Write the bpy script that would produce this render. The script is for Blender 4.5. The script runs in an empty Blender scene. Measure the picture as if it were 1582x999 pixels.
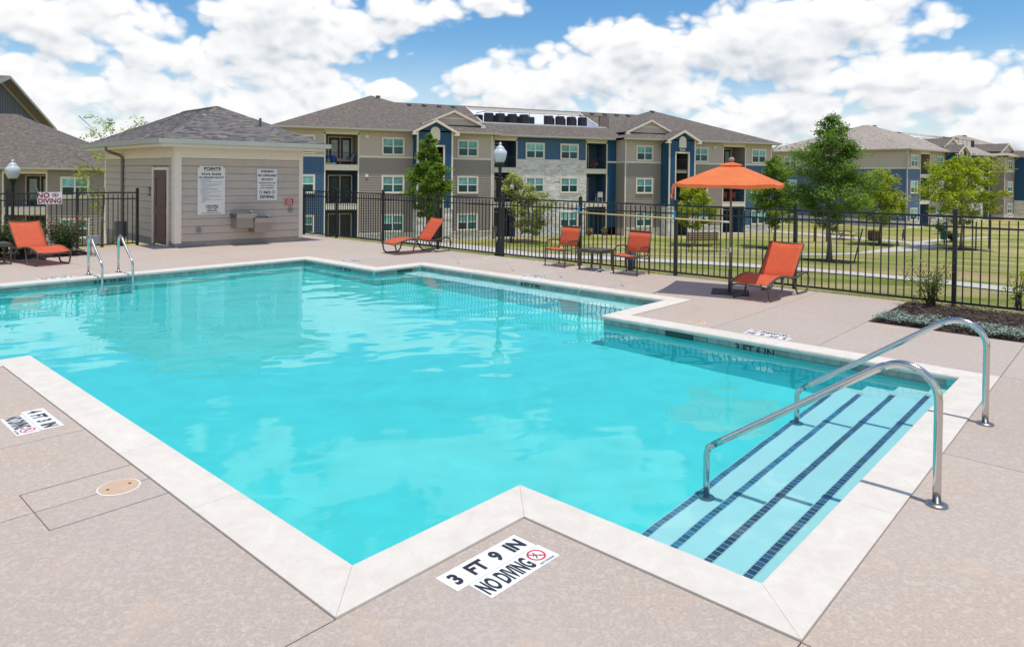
import bpy, bmesh, math, random
from mathutils import Vector, Matrix, noise
R = random.Random(7)
SC = bpy.context.scene
COL = SC.collection
# ------------------------------------------------------------------ camera
CAMH = 2.07
F_PX, CX, CY, PITCH, ROLL = 1080.68, 791.0, 287.58, 0.0148, 0.01125
cd = bpy.data.cameras.new('camera'); cam = bpy.data.objects.new('camera', cd); COL.objects.link(cam)
cd.sensor_fit = 'HORIZONTAL'; cd.sensor_width = 36.0; cd.lens = 36.0 * F_PX / 1582
cd.shift_y = -(499.5 - CY) / 1582; cd.clip_start = 0.05; cd.clip_end = 6000
cp, sp, cr, sr = math.cos(PITCH), math.sin(PITCH), math.cos(ROLL), math.sin(ROLL)
X = Vector((cr, sp * sr, cp * sr)); Yv = Vector((-sr, sp * cr, cp * cr)); Z = Vector((0, -cp, sp))
M = Matrix((X, Yv, Z)).transposed().to_4x4(); M.translation = (0, 0, CAMH)
cam.matrix_world = M
SC.camera = cam
# ------------------------------------------------------------------ light
SUN_EL, SUN_AZ = math.radians(78.5), math.radians(141)      # azimuth clockwise from +Y (the view direction)
sl = bpy.data.lights.new('sun', 'SUN'); sun = bpy.data.objects.new('sun', sl); COL.objects.link(sun)
sl.energy = 3.0; sl.angle = math.radians(0.6); sl.color = (1.0, 0.935, 0.855)
sd = Vector((math.sin(SUN_AZ) * math.cos(SUN_EL), math.cos(SUN_AZ) * math.cos(SUN_EL), math.sin(SUN_EL)))
sun.rotation_euler = sd.to_track_quat('Z', 'Y').to_euler(); sun.location = (0, 0, 60)
SC.view_settings.view_transform = 'Standard'; SC.view_settings.look = 'None'
SC.view_settings.exposure = 0.20; SC.view_settings.gamma = 1.0
SC.cycles.use_denoising = True
SC.cycles.max_bounces = 8; SC.cycles.transparent_max_bounces = 24
SC.cycles.caustics_reflective = False; SC.cycles.caustics_refractive = False
SC.cycles.sample_clamp_indirect = 6.0
# ------------------------------------------------------------------ node helpers
class NT:
    def __init__(s, tree): s.t = tree; s.n = tree.nodes; s.l = tree.links
    def N(s, typ, **kw):
        n = s.n.new(typ)
        for k, v in kw.items(): setattr(n, k, v)
        return n
    def put(s, sock, v):
        if isinstance(v, bpy.types.NodeSocket): s.l.new(v, sock)
        elif v is not None: sock.default_value = v
    def m(s, op, a, b=None, c=None, clamp=False):
        n = s.N('ShaderNodeMath', operation=op, use_clamp=clamp)
        s.put(n.inputs[0], a)
        if b is not None: s.put(n.inputs[1], b)
        if c is not None: s.put(n.inputs[2], c)
        return n.outputs[0]
    def mix(s, f, a, b, blend='MIX'):
        n = s.N('ShaderNodeMix', data_type='RGBA', blend_type=blend)
        s.put(n.inputs[0], f); s.put(n.inputs[6], a); s.put(n.inputs[7], b)
        return n.outputs[2]
    def ramp(s, v, stops, interp='LINEAR'):
        n = s.N('ShaderNodeValToRGB'); r = n.color_ramp; r.interpolation = interp
        r.elements[0].position = stops[0][0]; r.elements[0].color = (*stops[0][1], 1) if len(stops[0][1]) == 3 else stops[0][1]
        r.elements[1].position = stops[-1][0]; r.elements[1].color = (*stops[-1][1], 1)
        for p, c in stops[1:-1]:
            e = r.elements.new(p); e.color = (*c, 1)
        s.put(n.inputs[0], v); return n.outputs[0]
    def noise(s, vec, scale, detail=3, rough=0.5, dist=0.0):
        n = s.N('ShaderNodeTexNoise'); s.put(n.inputs['Vector'], vec)
        n.inputs['Scale'].default_value = scale; n.inputs['Detail'].default_value = detail
        n.inputs['Roughness'].default_value = rough; n.inputs['Distortion'].default_value = dist
        return n.outputs['Fac']
    def mapr(s, v, a, b, c=0.0, d=1.0, smooth=False):
        n = s.N('ShaderNodeMapRange'); n.interpolation_type = 'SMOOTHSTEP' if smooth else 'LINEAR'
        s.put(n.inputs[0], v)
        for i, q in enumerate((a, b, c, d)): s.put(n.inputs[i + 1], q)
        return n.outputs[0]
    def bump(s, h, strength, dist=0.02):
        n = s.N('ShaderNodeBump'); n.inputs['Strength'].default_value = strength; n.inputs['Distance'].default_value = dist
        s.put(n.inputs['Height'], h); return n.outputs[0]
# ------------------------------------------------------------------ world: blue sky and fair-weather cumulus
W = bpy.data.worlds.new('World'); SC.world = W; W.use_nodes = True
w = NT(W.node_tree); w.n.clear()
sky = w.N('ShaderNodeTexSky', sky_type='NISHITA'); sky.sun_disc = False
sky.sun_elevation = SUN_EL; sky.sun_rotation = SUN_AZ
sky.altitude = 100; sky.air_density = 1.0; sky.dust_density = 0.6; sky.ozone_density = 2.5
bg1 = w.N('ShaderNodeBackground'); bg1.inputs[1].default_value = 0.125
hs = w.N('ShaderNodeHueSaturation'); hs.inputs['Saturation'].default_value = 1.32; hs.inputs['Hue'].default_value = 0.497; hs.inputs['Value'].default_value = 1.0
w.l.new(sky.outputs[0], hs.inputs['Color']); w.l.new(hs.outputs[0], bg1.inputs[0])
tc = w.N('ShaderNodeTexCoord'); sx = w.N('ShaderNodeSeparateXYZ'); w.l.new(tc.outputs['Generated'], sx.inputs[0])
az = w.m('ARCTAN2', sx.outputs[0], sx.outputs[1])
hyp = w.m('SQRT', w.m('ADD', w.m('MULTIPLY', sx.outputs[0], sx.outputs[0]), w.m('MULTIPLY', sx.outputs[1], sx.outputs[1])))
el = w.m('DIVIDE', sx.outputs[2], w.m('MAXIMUM', hyp, 0.001))
# cumulus banks: azimuth, elevation (tangent), half widths, weight
def AE(u, v):
    a = math.atan((u - CX) / F_PX); return a, (271 + .0112 * (u - 791) - v) / F_PX * math.cos(a)
def blob(u, v, ru, rv, wt): a, e = AE(u, v); return (a, e, ru / F_PX, rv / F_PX, wt)
BL = [blob(95, 25, 175, 50, 1), blob(120, 75, 90, 30, .8), blob(30, 100, 75, 34, 1), blob(230, 95, 110, 46, 1), blob(470, 40, 175, 66, 1.2), blob(360, 95, 150, 62, 1.1),
      blob(620, 20, 130, 40, .9), blob(760, 8, 70, 22, .8), blob(300, 165, 260, 70, 1.1), blob(60, 170, 190, 60, 1.0), blob(500, 160, 90, 26, .9),
      blob(900, 105, 130, 62, 1.2), blob(820, 130, 150, 52, 1.1), blob(1010, 90, 130, 66, 1.1), blob(1250, 45, 190, 72, 1.25), blob(1120, 60, 130, 70, 1.1), blob(980, 150, 190, 45, 1.0), blob(600, 145, 40, 22, .8),
      blob(1270, 125, 38, 22, .8), blob(1190, 180, 150, 38, 1.0), blob(1450, 112, 140, 36, 1.1), blob(1545, 95, 70, 28, 1.0), blob(1430, 152, 130, 30, 1.0), blob(1560, 150, 45, 30, .9), blob(1500, 195, 190, 34, .9), blob(1330, 190, 120, 30, .9), blob(1150, 205, 120, 24, .9), blob(1500, 215, 160, 20, .8), blob(160, 205, 240, 26, .8)]
ng = bpy.data.node_groups.new('cloud_density', 'ShaderNodeTree')
ng.interface.new_socket('a', in_out='INPUT', socket_type='NodeSocketFloat'); ng.interface.new_socket('e', in_out='INPUT', socket_type='NodeSocketFloat')
ng.interface.new_socket('d', in_out='OUTPUT', socket_type='NodeSocketFloat')
g = NT(ng); gi = g.N('NodeGroupInput'); go = g.N('NodeGroupOutput')
A_, E_ = gi.outputs[0], gi.outputs[1]
cv = g.N('ShaderNodeCombineXYZ'); g.put(cv.inputs[0], A_); g.put(cv.inputs[1], g.m('MULTIPLY', E_, 1.5)); cv.inputs[2].default_value = 1.7
# wrap-safe 3D noise domain around the circle
cx3 = g.N('ShaderNodeCombineXYZ'); g.put(cx3.inputs[0], g.m('SINE', A_)); g.put(cx3.inputs[1], g.m('COSINE', A_)); g.put(cx3.inputs[2], g.m('MULTIPLY', E_, 1.5))
n1 = g.noise(cx3.outputs[0], 6.5, 5, 0.5, 0.15)
wp = g.N('ShaderNodeVectorMath', operation='ADD'); nt_ = g.N('ShaderNodeTexNoise'); nt_.inputs['Scale'].default_value = 14; nt_.inputs['Detail'].default_value = 4; g.l.new(cx3.outputs[0], nt_.inputs['Vector'])
sc_ = g.N('ShaderNodeVectorMath', operation='SCALE'); g.l.new(nt_.outputs['Color'], sc_.inputs[0]); sc_.inputs['Scale'].default_value = .05; g.l.new(cx3.outputs[0], wp.inputs[0]); g.l.new(sc_.outputs[0], wp.inputs[1])
def vor(scale):
    v_ = g.N('ShaderNodeTexVoronoi', feature='F1'); v_.inputs['Scale'].default_value = scale; g.l.new(wp.outputs[0], v_.inputs['Vector']); return v_.outputs['Distance']
n2 = g.m('SUBTRACT', 1.0, g.m('ADD', g.m('MULTIPLY', vor(17.0), .62), g.m('MULTIPLY', vor(46.0), .36)))
mx = None
for (a0, e0, ra, re, wt) in BL:
    da = g.m('DIVIDE', g.m('SUBTRACT', A_, a0), ra); de = g.m('DIVIDE', g.m('SUBTRACT', E_, e0), re)
    q = g.m('MULTIPLY', g.m('SUBTRACT', 1.0, g.m('ADD', g.m('MULTIPLY', da, da), g.m('MULTIPLY', de, de))), wt)
    q = g.m('MAXIMUM', q, -1.2)
    mx = q if mx is None else g.m('SMOOTH_MAX', mx, q, 0.25)
far = g.mapr(g.m('ABSOLUTE', A_), 0.66, 0.95, 0, 1, True)
up = g.mapr(E_, 0.27, 0.4, 0, 1, True)
out_m = g.m('MAXIMUM', far, up)
gen = g.m('MULTIPLY', g.m('SUBTRACT', g.noise(cx3.outputs[0], 2.6, 3, 0.5, 0.3), g.mapr(E_, 0.0, 1.5, 0.44, 0.60)), 9.0)
base = g.m('ADD', g.m('MULTIPLY', mx, g.m('SUBTRACT', 1.0, out_m)), g.m('MULTIPLY', gen, out_m))
d = g.m('ADD', g.m('ADD', base, 0.02), g.m('MULTIPLY', g.m('SUBTRACT', n1, 0.5), 3.2))
d = g.m('ADD', d, g.m('MULTIPLY', g.m('SUBTRACT', n2, 0.45), 2.1))
g.put(go.inputs[0], d)
def dens(a, e):
    n = w.N('ShaderNodeGroup'); n.node_tree = ng; w.put(n.inputs[0], a); w.put(n.inputs[1], e); return n.outputs[0]
d0 = dens(az, el); dU = dens(w.m('ADD', az, 0.008), w.m('ADD', el, 0.030)); dU2 = dens(w.m('ADD', az, 0.004), w.m('ADD', el, 0.011))
alpha = w.mapr(d0, 0.05, 0.70, 0, 1, True)
shade = w.m('ADD', w.mapr(dU, 0.2, 2.6, 0, 0.24, True), w.mapr(w.m('SUBTRACT', dU2, d0), -0.3, 1.2, 0, 0.22, True))
ccol = w.mix(w.m('MULTIPLY', shade, 2.9, clamp=True), (1.06, 1.06, 1.06, 1), (0.62, 0.68, 0.755, 1))
haze = w.mapr(el, 0.0, 0.20, 0.66, 0.0, True)
alpha2 = w.m('MAXIMUM', alpha, haze)
alpha3 = w.m('MULTIPLY', alpha2, w.mapr(el, -0.02, 0.0, 0, 1))
ccol2 = w.mix(w.m('MULTIPLY', w.m('SUBTRACT', 1.0, alpha), haze), ccol, (0.70, 0.82, 0.95, 1))
bg2 = w.N('ShaderNodeBackground'); bg2.inputs[1].default_value = 0.84; w.l.new(ccol2, bg2.inputs[0])
ms = w.N('ShaderNodeMixShader'); w.l.new(alpha3, ms.inputs[0]); w.l.new(bg1.outputs[0], ms.inputs[1]); w.l.new(bg2.outputs[0], ms.inputs[2])
wo = w.N('ShaderNodeOutputWorld'); w.l.new(ms.outputs[0], wo.inputs[0])
# ------------------------------------------------------------------ materials
MT = {}
def mat(name, col, rough=0.7, metal=0.0, spec=0.4, n=None, b=None, shade=0.0, trans=0.0, coat=0.0, coord='Object', n2=None):
    """n=(scale, amount[, detail]) value variation; b=(scale, strength[, distance]) relief; shade: uses the 'shade' face attribute"""
    m_ = bpy.data.materials.new(name); m_.use_nodes = True; t = NT(m_.node_tree)
    bs = t.n['Principled BSDF']; tcn = t.N('ShaderNodeTexCoord'); vec = tcn.outputs[coord]
    c = (*col, 1); cur = None
    if n:
        f = t.noise(vec, n[0], n[2] if len(n) > 2 else 4, 0.6)
        k = n[1]
        cur = t.mix(t.mapr(f, .3, .7), tuple(max(0, q * (1 - k)) for q in col) + (1,), tuple(min(1, q * (1 + k)) for q in col) + (1,))
    if n2:
        f2 = t.noise(vec, n2[0], 3, 0.6); cur = t.mix(t.mapr(f2, n2[2], n2[3], 0, n2[4]), cur if cur is not None else c, (*n2[1], 1))
    if shade:
        at = t.N('ShaderNodeAttribute', attribute_name='shade'); src = cur if cur is not None else c
        v = t.mapr(at.outputs['Fac'], 0, 1, 1 - shade, 1 + shade)
        vm = t.N('ShaderNodeVectorMath', operation='SCALE')
        if isinstance(src, bpy.types.NodeSocket): t.l.new(src, vm.inputs[0])
        else: vm.inputs[0].default_value = src[:3]
        t.l.new(v, vm.inputs['Scale']); cur = vm.outputs[0]
    t.put(bs.inputs['Base Color'], cur if cur is not None else c)
    bs.inputs['Roughness'].default_value = rough; bs.inputs['Metallic'].default_value = metal
    bs.inputs['Specular IOR Level'].default_value = spec
    bs.inputs['Coat Weight'].default_value = coat
    if trans: bs.inputs['Transmission Weight'].default_value = trans
    if b:
        h = t.noise(vec, b[0], 4, 0.65); t.put(bs.inputs['Normal'], t.bump(h, b[1], b[2] if len(b) > 2 else 0.01))
    MT[name] = m_; return m_
def leafmat(name, c1, c2, c3, transl=0.25):
    m_ = bpy.data.materials.new(name); m_.use_nodes = True; t = NT(m_.node_tree); t.n.clear()
    at = t.N('ShaderNodeAttribute', attribute_name='shade')
    c = t.ramp(at.outputs['Fac'], [(0.0, c1), (0.55, c2), (1.0, c3)])
    df = t.N('ShaderNodeBsdfPrincipled'); df.inputs['Roughness'].default_value = 0.55; df.inputs['Specular IOR Level'].default_value = 0.3
    tr = t.N('ShaderNodeBsdfTranslucent'); t.put(df.inputs['Base Color'], c); t.put(tr.inputs[0], t.mix(1.0, c, (1.0, 1.0, 0.55, 1), 'MULTIPLY'))
    mxs = t.N('ShaderNodeMixShader'); mxs.inputs[0].default_value = transl; t.l.new(df.outputs[0], mxs.inputs[1]); t.l.new(tr.outputs[0], mxs.inputs[2])
    o = t.N('ShaderNodeOutputMaterial'); t.l.new(mxs.outputs[0], o.inputs[0]); MT[name] = m_; return m_
mat('tan_siding', (.55, .475, .42), .75, n=(6, .05), b=(40, .15, .004))
mat('taupe_siding', (.32, .28, .25), .75, n=(5, .07), b=(40, .15, .004))
mat('house_siding', (.50, .43, .365), .7, n=(3, .05), b=(60, .2, .003), shade=.012)
mat('blue_siding', (.055, .13, .245), .6, n=(5, .08))
mat('dark_blue_siding', (.015, .085, .18), .55, n=(5, .08))
mat('dusk_blue_siding', (.095, .15, .28), .6, n=(5, .08))
mat('grey_board', (.155, .165, .17), .7, n=(3, .06))
mat('beige_trim', (.78, .695, .59), .6, n=(8, .04))
mat('soffit', (.52, .44, .31), .7)
mat('brown_soffit', (.27, .23, .205), .7)
mat('gutter', (.42, .42, .37), .45, n=(4, .05))
mat('white_trim', (.78, .78, .76), .5)
mat('downspout_dark', (.20, .20, .19), .45)
mat('plinth', (.27, .25, .24), .8, n=(9, .12), b=(30, .3, .004))
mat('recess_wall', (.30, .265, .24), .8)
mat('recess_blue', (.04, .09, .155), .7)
mat('door_plum', (.115, .045, .052), .5, n=(30, .04))
mat('dark_door', (.035, .022, .022), .45)
mat('door_glass', (.33, .42, .42), .12, spec=.6, n=(3, .3))
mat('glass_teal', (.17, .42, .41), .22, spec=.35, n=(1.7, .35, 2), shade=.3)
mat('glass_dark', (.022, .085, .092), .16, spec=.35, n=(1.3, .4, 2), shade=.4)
mat('dark_metal', (.012, .015, .018), .42, n=(8, .1), spec=.5)
mat('lamp_iron', (.012, .016, .017), .45, spec=.5)
mat('furniture_bronze', (.075, .062, .048), .42, n=(20, .12), spec=.5)
mat('table_top', (.07, .068, .062), .55, n=(30, .15))
mat('base_rubber', (.035, .038, .042), .7)
mat('steel', (.60, .59, .57), .17, metal=1.0, n=(50, .05))
mat('brushed_steel', (.36, .365, .37), .33, metal=1.0)
mat('fountain_panel', (.29, .27, .245), .4, metal=.35)
mat('fountain_grille', (.07, .09, .11), .5)
mat('grey_box', (.23, .26, .28), .5)
mat('pedestal_grey', (.085, .115, .13), .55)
mat('globe', (.72, .78, .82), .12, spec=.7, trans=.25)
mat('sign_white', (.74, .72, .69), .5)
mat('sign_bright', (.80, .80, .78), .45)
mat('sign_red', (.42, .02, .03), .45)
mat('ink', (.02, .025, .035), .6)
mat('ink_blue', (.025, .05, .09), .6)
mat('ink_red', (.30, .012, .028), .55)
mat('ink_grey', (.36, .36, .37), .7)
mat('ink_orange', (.55, .25, .06), .7)
mat('tile_white', (.80, .80, .78), .32, spec=.5, n=(3, .03))
mat('red_print', (.62, .03, .06), .4)
mat('depth_tinted_tile', (.045, .20, .33), .25, spec=.6, shade=.3)  # navy tiles of the lower steps, water's depth tint painted into the colour
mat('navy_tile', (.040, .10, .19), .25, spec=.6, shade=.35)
mat('grout', (.60, .68, .72), .8)
mat('waterline_tile', (.27, .30, .27), .3, spec=.5, shade=.16, n=(9, .15))
mat('skimmer_dark', (.02, .06, .06), .6)
mat('depth_tinted_plaster', (.12, .80, .79), .7, n=(1.6, .06))  # turquoise of deep water is put into the shell's colour
mat('shallow_tinted_plaster', (.62, .88, .88), .7, n=(2.5, .03))  # steps and bench: weaker tint of shallow water put into the colour
mat('umbrella_wood', (.19, .155, .125), .5, n=(20, .1))
mat('finial_wood', (.36, .27, .19), .5)
mat('pole_yellow', (.62, .50, .22), .45)
mat('pole_white', (.75, .73, .65), .45)
mat('hook_blue', (.02, .16, .42), .4)
mat('tie_blue', (.02, .30, .62), .4)
mat('bark', (.20, .165, .14), .9, n=(12, .25), b=(25, .6, .01))
mat('bark_dark', (.12, .09, .07), .9, n=(12, .25), b=(25, .6, .01))
mat('brown_wood', (.12, .065, .05), .7, n=(10, .2))
mat('station_green', (.01, .13, .07), .45)
mat('stake_green', (.02, .045, .03), .7)
mat('path_concrete', (.50, .47, .43), .85, n=(3, .06), b=(30, .2, .005))
mat('roof_white', (.66, .70, .76), .6, n=(2, .06))
mat('ac_dark', (.028, .03, .036), .6)
mat('rail_brown', (.10, .05, .045), .6)
mat('vent_metal', (.09, .11, .12), .5)
mat('cleanout', (.56, .40, .27), .6, n=(12, .06))
mat('ring_white', (.74, .74, .72), .6)
mat('skin', (.30, .16, .10), .6)
mat('hair_dark', (.02, .015, .012), .6)
mat('cloth_purple', (.16, .03, .10), .8)
mat('pot_red', (.28, .05, .04), .7)
mat('cushion', (.18, .25, .36), .8)
mat('blanket', (.42, .25, .21), .9)
mat('cooler_lime', (.35, .5, .03), .6)
mat('toy_blue', (.02, .08, .45), .5)
mat('magenta', (.35, .02, .16), .6)
mat('bloom_red', (.62, .02, .08), .6, shade=.3)
mat('mulch', (.055, .036, .028), .95, n=(30, .35), b=(45, 1.0, .03))
mat('mulch_chip', (.075, .048, .036), .9, shade=.6)
mat('water_jet', (.80, .86, .90), .08, spec=.9, trans=.35)
leafmat('leaf_green', (.09, .17, .022), (.24, .38, .055), (.44, .56, .10), .55)
leafmat('leaf_deep', (.08, .165, .04), (.20, .34, .07), (.40, .53, .12), .55)
leafmat('leaf_lime', (.18, .26, .025), (.46, .54, .045), (.70, .72, .08), .55)
leafmat('leaf_pale', (.20, .24, .06), (.52, .56, .22), (.88, .86, .62), .5)
leafmat('leaf_rose', (.035, .065, .018), (.085, .14, .04), (.24, .15, .08), .35)
leafmat('leaf_cover', (.09, .15, .11), (.26, .36, .29), (.48, .56, .50), .1)
leafmat('leaf_shrub', (.07, .11, .02), (.19, .26, .045), (.36, .38, .09), .4)
leafmat('grass_blade', (.045, .075, .010), (.11, .15, .025), (.25, .24, .07), .2)
def stonemat():
    m_ = bpy.data.materials.new('limestone'); m_.use_nodes = True; t = NT(m_.node_tree); bs = t.n['Principled BSDF']
    tcn = t.N('ShaderNodeTexCoord'); at = t.N('ShaderNodeAttribute', attribute_name='shade')
    c = t.ramp(at.outputs['Fac'], [(0, (.62, .605, .58)), (.35, (.78, .765, .74)), (.85, (.88, .865, .84)), (.95, (.74, .66, .55)), (1, (.66, .53, .38))])
    c = t.mix(t.mapr(t.noise(tcn.outputs['Object'], 9, 4, .7), .40, .75, 0, .25), c, (.50, .48, .45, 1))
    t.put(bs.inputs['Base Color'], c); bs.inputs['Roughness'].default_value = .9
    t.put(bs.inputs['Normal'], t.bump(t.noise(tcn.outputs['Object'], 12, 5, .7), .8, .04)); MT['limestone'] = m_
stonemat(); mat('mortar', (.50, .48, .45), .95)
def shinglemat(name, real, tan=False):  # tan: paler copy, sun and haze on the far roof painted into it
    m_ = bpy.data.materials.new(name); m_.use_nodes = True; t = NT(m_.node_tree); bs = t.n['Principled BSDF']
    tones = [(0, (.095, .098, .105)), (.25, (.14, .138, .14)), (.5, (.178, .168, .163)), (.72, (.225, .195, .175)), (.9, (.155, .155, .165)), (1, (.30, .235, .195))]
    tcn = t.N('ShaderNodeTexCoord')
    if real:
        at = t.N('ShaderNodeAttribute', attribute_name='shade'); f = at.outputs['Fac']
        c = t.ramp(f, tones)
    else:
        k_ = (2.45 if tan else 1.0); tones = [(p_, tuple(q_ * k_ * w_ for q_, w_ in zip(c_, (1.06, 1.0, .90)))) for p_, c_ in [(0, (.075, .075, .08)), (.38, (.125, .118, .115)), (.62, (.17, .152, .142)), (1, (.30, .25, .215))]]
        uv = tcn.outputs['UV']
        br = t.N('ShaderNodeTexBrick'); t.l.new(uv, br.inputs['Vector']); br.inputs['Scale'].default_value = 1.0
        br.inputs['Brick Width'].default_value = .42; br.inputs['Row Height'].default_value = .20; br.inputs['Mortar Size'].default_value = .012
        br.inputs['Color1'].default_value = (0, 0, 0, 1); br.inputs['Color2'].default_value = (1, 1, 1, 1); br.inputs['Mortar'].default_value = (0, 0, 0, 1)
        br.offset = .37; br.squash = 1.0
        wn = t.m('ADD', t.m('MULTIPLY', t.mapr(t.noise(uv, 3.4, 5, .9), .38, .62), .95), .02)
        f = t.m('ADD', t.m('MULTIPLY', br.outputs['Color'], .22), t.m('MULTIPLY', wn, .78), clamp=True)
        c = t.ramp(f, tones)
        c = t.mix(t.mapr(br.outputs['Fac'], 0, 1, 0, .5), c, (.05, .05, .05, 1))
    c = t.mix(t.mapr(t.noise(tcn.outputs['Object'], .5, 2, .6), .35, .7, 0, .15), c, (.19, .175, .165, 1))
    t.put(bs.inputs['Base Color'], c); bs.inputs['Roughness'].default_value = .92; bs.inputs['Specular IOR Level'].default_value = .2
    t.put(bs.inputs['Normal'], t.bump(t.noise(tcn.outputs['Object'], 90 if real else 14, 4, .8), .5, .01 if real else .03)); MT[name] = m_
shinglemat('shingle', False); shinglemat('shingle_piece', True); shinglemat('shingle_lit', False, True)
def deckmat():
    m_ = bpy.data.materials.new('deck_concrete'); m_.use_nodes = True; t = NT(m_.node_tree); bs = t.n['Principled BSDF']
    v = t.N('ShaderNodeTexCoord').outputs['Object']
    big = t.noise(v, .55, 4, .6); med = t.noise(v, 2.6, 5, .65, .4); sp1 = t.noise(v, 60, 3, .75); sp2 = t.noise(v, 27, 4, .62, .9)
    c = t.mix(t.mapr(sp1, .36, .66), (.425, .35, .288, 1), (.53, .447, .378, 1))
    c = t.mix(t.mapr(t.m('ADD', sp2, t.m('MULTIPLY', t.m('SUBTRACT', big, .5), .35)), .50, .57, 0, .42), c, (.62, .555, .475, 1))
    c = t.mix(t.mapr(med, .54, .70, 0, .45), c, (.62, .47, .34, 1))
    c = t.mix(t.mapr(big, .40, .64, 0, .40), c, (.46, .41, .375, 1))
    wv = t.N('ShaderNodeTexNoise'); 
    dirt = t.noise(v, 1.1, 6, .75, 1.0); c = t.mix(t.mapr(dirt, .60, .76, 0, .28), c, (.42, .33, .26, 1))
    stn = t.noise(v, 5.5, 6, .72, 1.5); c = t.mix(t.mapr(stn, .60, .70, 0, .20), c, (.30, .245, .20, 1))
    oi = t.N('ShaderNodeObjectInfo'); c = t.mix(1.0, c, t.ramp(oi.outputs['Random'], [(0, (.93, .93, .94)), (1, (1.0, .985, .97))]), 'MULTIPLY')
    t.put(bs.inputs['Base Color'], c); bs.inputs['Roughness'].default_value = .78; bs.inputs['Specular IOR Level'].default_value = .25
    hh = t.m('ADD', t.m('MULTIPLY', t.mapr(sp2, .48, .56), .6), t.m('MULTIPLY', sp1, .6))
    t.put(bs.inputs['Normal'], t.bump(hh, .35, .004)); MT['deck_concrete'] = m_
deckmat()
def copingmat():
    m_ = bpy.data.materials.new('coping_stone'); m_.use_nodes = True; t = NT(m_.node_tree); bs = t.n['Principled BSDF']
    v = t.N('ShaderNodeTexCoord').outputs['Object']
    a = t.noise(v, 6, 6, .7, .5); b_ = t.noise(v, 45, 4, .7); c_ = t.noise(v, 1.6, 4, .6)
    c = t.mix(t.mapr(a, .35, .68), (.655, .605, .535, 1), (.745, .70, .63, 1))
    c = t.mix(t.mapr(b_, .62, .74, 0, .5), c, (.46, .42, .38, 1))
    c = t.mix(t.mapr(c_, .52, .70, 0, .16), c, (.62, .555, .475, 1))
    pit = t.N('ShaderNodeTexVoronoi'); pit.inputs['Scale'].default_value = 22; t.l.new(v, pit.inputs['Vector'])
    pf = t.m('MULTIPLY', t.mapr(pit.outputs['Distance'], .05, .14, 1, 0), t.mapr(t.noise(v, 9, 3, .6), .52, .6, 0, 1))
    c = t.mix(t.m('MULTIPLY', pf, .45), c, (.42, .38, .34, 1))
    oi = t.N('ShaderNodeObjectInfo'); c = t.mix(1.0, c, t.ramp(oi.outputs['Random'], [(0, (.94, .935, .92)), (1, (1.0, .995, .985))]), 'MULTIPLY')
    t.put(bs.inputs['Base Color'], c); bs.inputs['Roughness'].default_value = .72; bs.inputs['Specular IOR Level'].default_value = .25
    t.put(bs.inputs['Normal'], t.bump(t.m('SUBTRACT', t.m('MULTIPLY', b_, .6), pf), .3, .004)); MT['coping_stone'] = m_
copingmat(); mat('joint_dark', (.15, .12, .105), .9)
def grassmat():
    m_ = bpy.data.materials.new('lawn'); m_.use_nodes = True; t = NT(m_.node_tree); bs = t.n['Principled BSDF']
    v = t.N('ShaderNodeTexCoord').outputs['Object']
    mp = t.N('ShaderNodeMapping'); mp.inputs['Rotation'].default_value = (0, 0, .75); mp.inputs['Scale'].default_value = (.5, 1.6, 1); t.l.new(v, mp.inputs[0])
    big = t.noise(mp.outputs[0], .22, 5, .62, .8); med = t.noise(v, 1.3, 5, .7); fine = t.noise(v, 14, 5, .8); mic = t.noise(v, 55, 3, .8)
    green = t.mix(t.mapr(fine, .3, .7), (.11, .165, .022, 1), (.28, .33, .060, 1))
    dry = t.mix(t.mapr(fine, .3, .7), (.36, .30, .12, 1), (.60, .50, .26, 1))
    f = t.m('ADD', t.m('MULTIPLY', big, .75), t.m('MULTIPLY', med, .3))
    c = t.mix(t.mapr(f, .44, .60), green, dry)
    c = t.mix(t.mapr(mic, .55, .75, 0, .35), c, (.05, .07, .012, 1))
    vd = t.N('ShaderNodeVectorMath', operation='DISTANCE'); t.l.new(v, vd.inputs[0]); vd.inputs[1].default_value = (15.4, 24.0, -1.0)
    c = t.mix(t.m('MULTIPLY', t.mapr(t.m('ADD', vd.outputs['Value'], t.m('MULTIPLY', med, 3.0)), 2.4, 4.2, 1, 0, True), .7), c, (.52, .34, .20, 1))
    t.put(bs.inputs['Base Color'], c); bs.inputs['Roughness'].default_value = .95; bs.inputs['Specular IOR Level'].default_value = .1
    t.put(bs.inputs['Normal'], t.bump(t.m('ADD', fine, mic), .8, .05)); MT['lawn'] = m_
grassmat()
def slingmat():
    m_ = bpy.data.materials.new('sling_orange'); m_.use_nodes = True; t = NT(m_.node_tree); t.n.clear()
    v = t.N('ShaderNodeTexCoord').outputs['Object']
    wv = t.N('ShaderNodeTexWave'); wv.inputs['Scale'].default_value = 90; t.l.new(v, wv.inputs[0])
    c = t.mix(t.mapr(t.noise(v, 3, 4, .6), .3, .7), (.77, .15, .062, 1), (.84, .185, .08, 1))
    c = t.mix(t.m('MULTIPLY', wv.outputs['Fac'], .12), c, (.45, .05, .02, 1)); c = t.mix(t.mapr(t.noise(v, 9, 4, .7), .45, .7, 0, .22), c, (.86, .30, .19, 1))
    p = t.N('ShaderNodeBsdfPrincipled'); t.put(p.inputs['Base Color'], c); p.inputs['Roughness'].default_value = .6; p.inputs['Specular IOR Level'].default_value = .3
    tr = t.N('ShaderNodeBsdfTranslucent'); t.put(tr.inputs[0], c)
    mxs = t.N('ShaderNodeMixShader'); mxs.inputs[0].default_value = .35; t.l.new(p.outputs[0], mxs.inputs[1]); t.l.new(tr.outputs[0], mxs.inputs[2])
    o = t.N('ShaderNodeOutputMaterial'); t.l.new(mxs.outputs[0], o.inputs[0]); MT['sling_orange'] = m_
slingmat()
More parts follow.
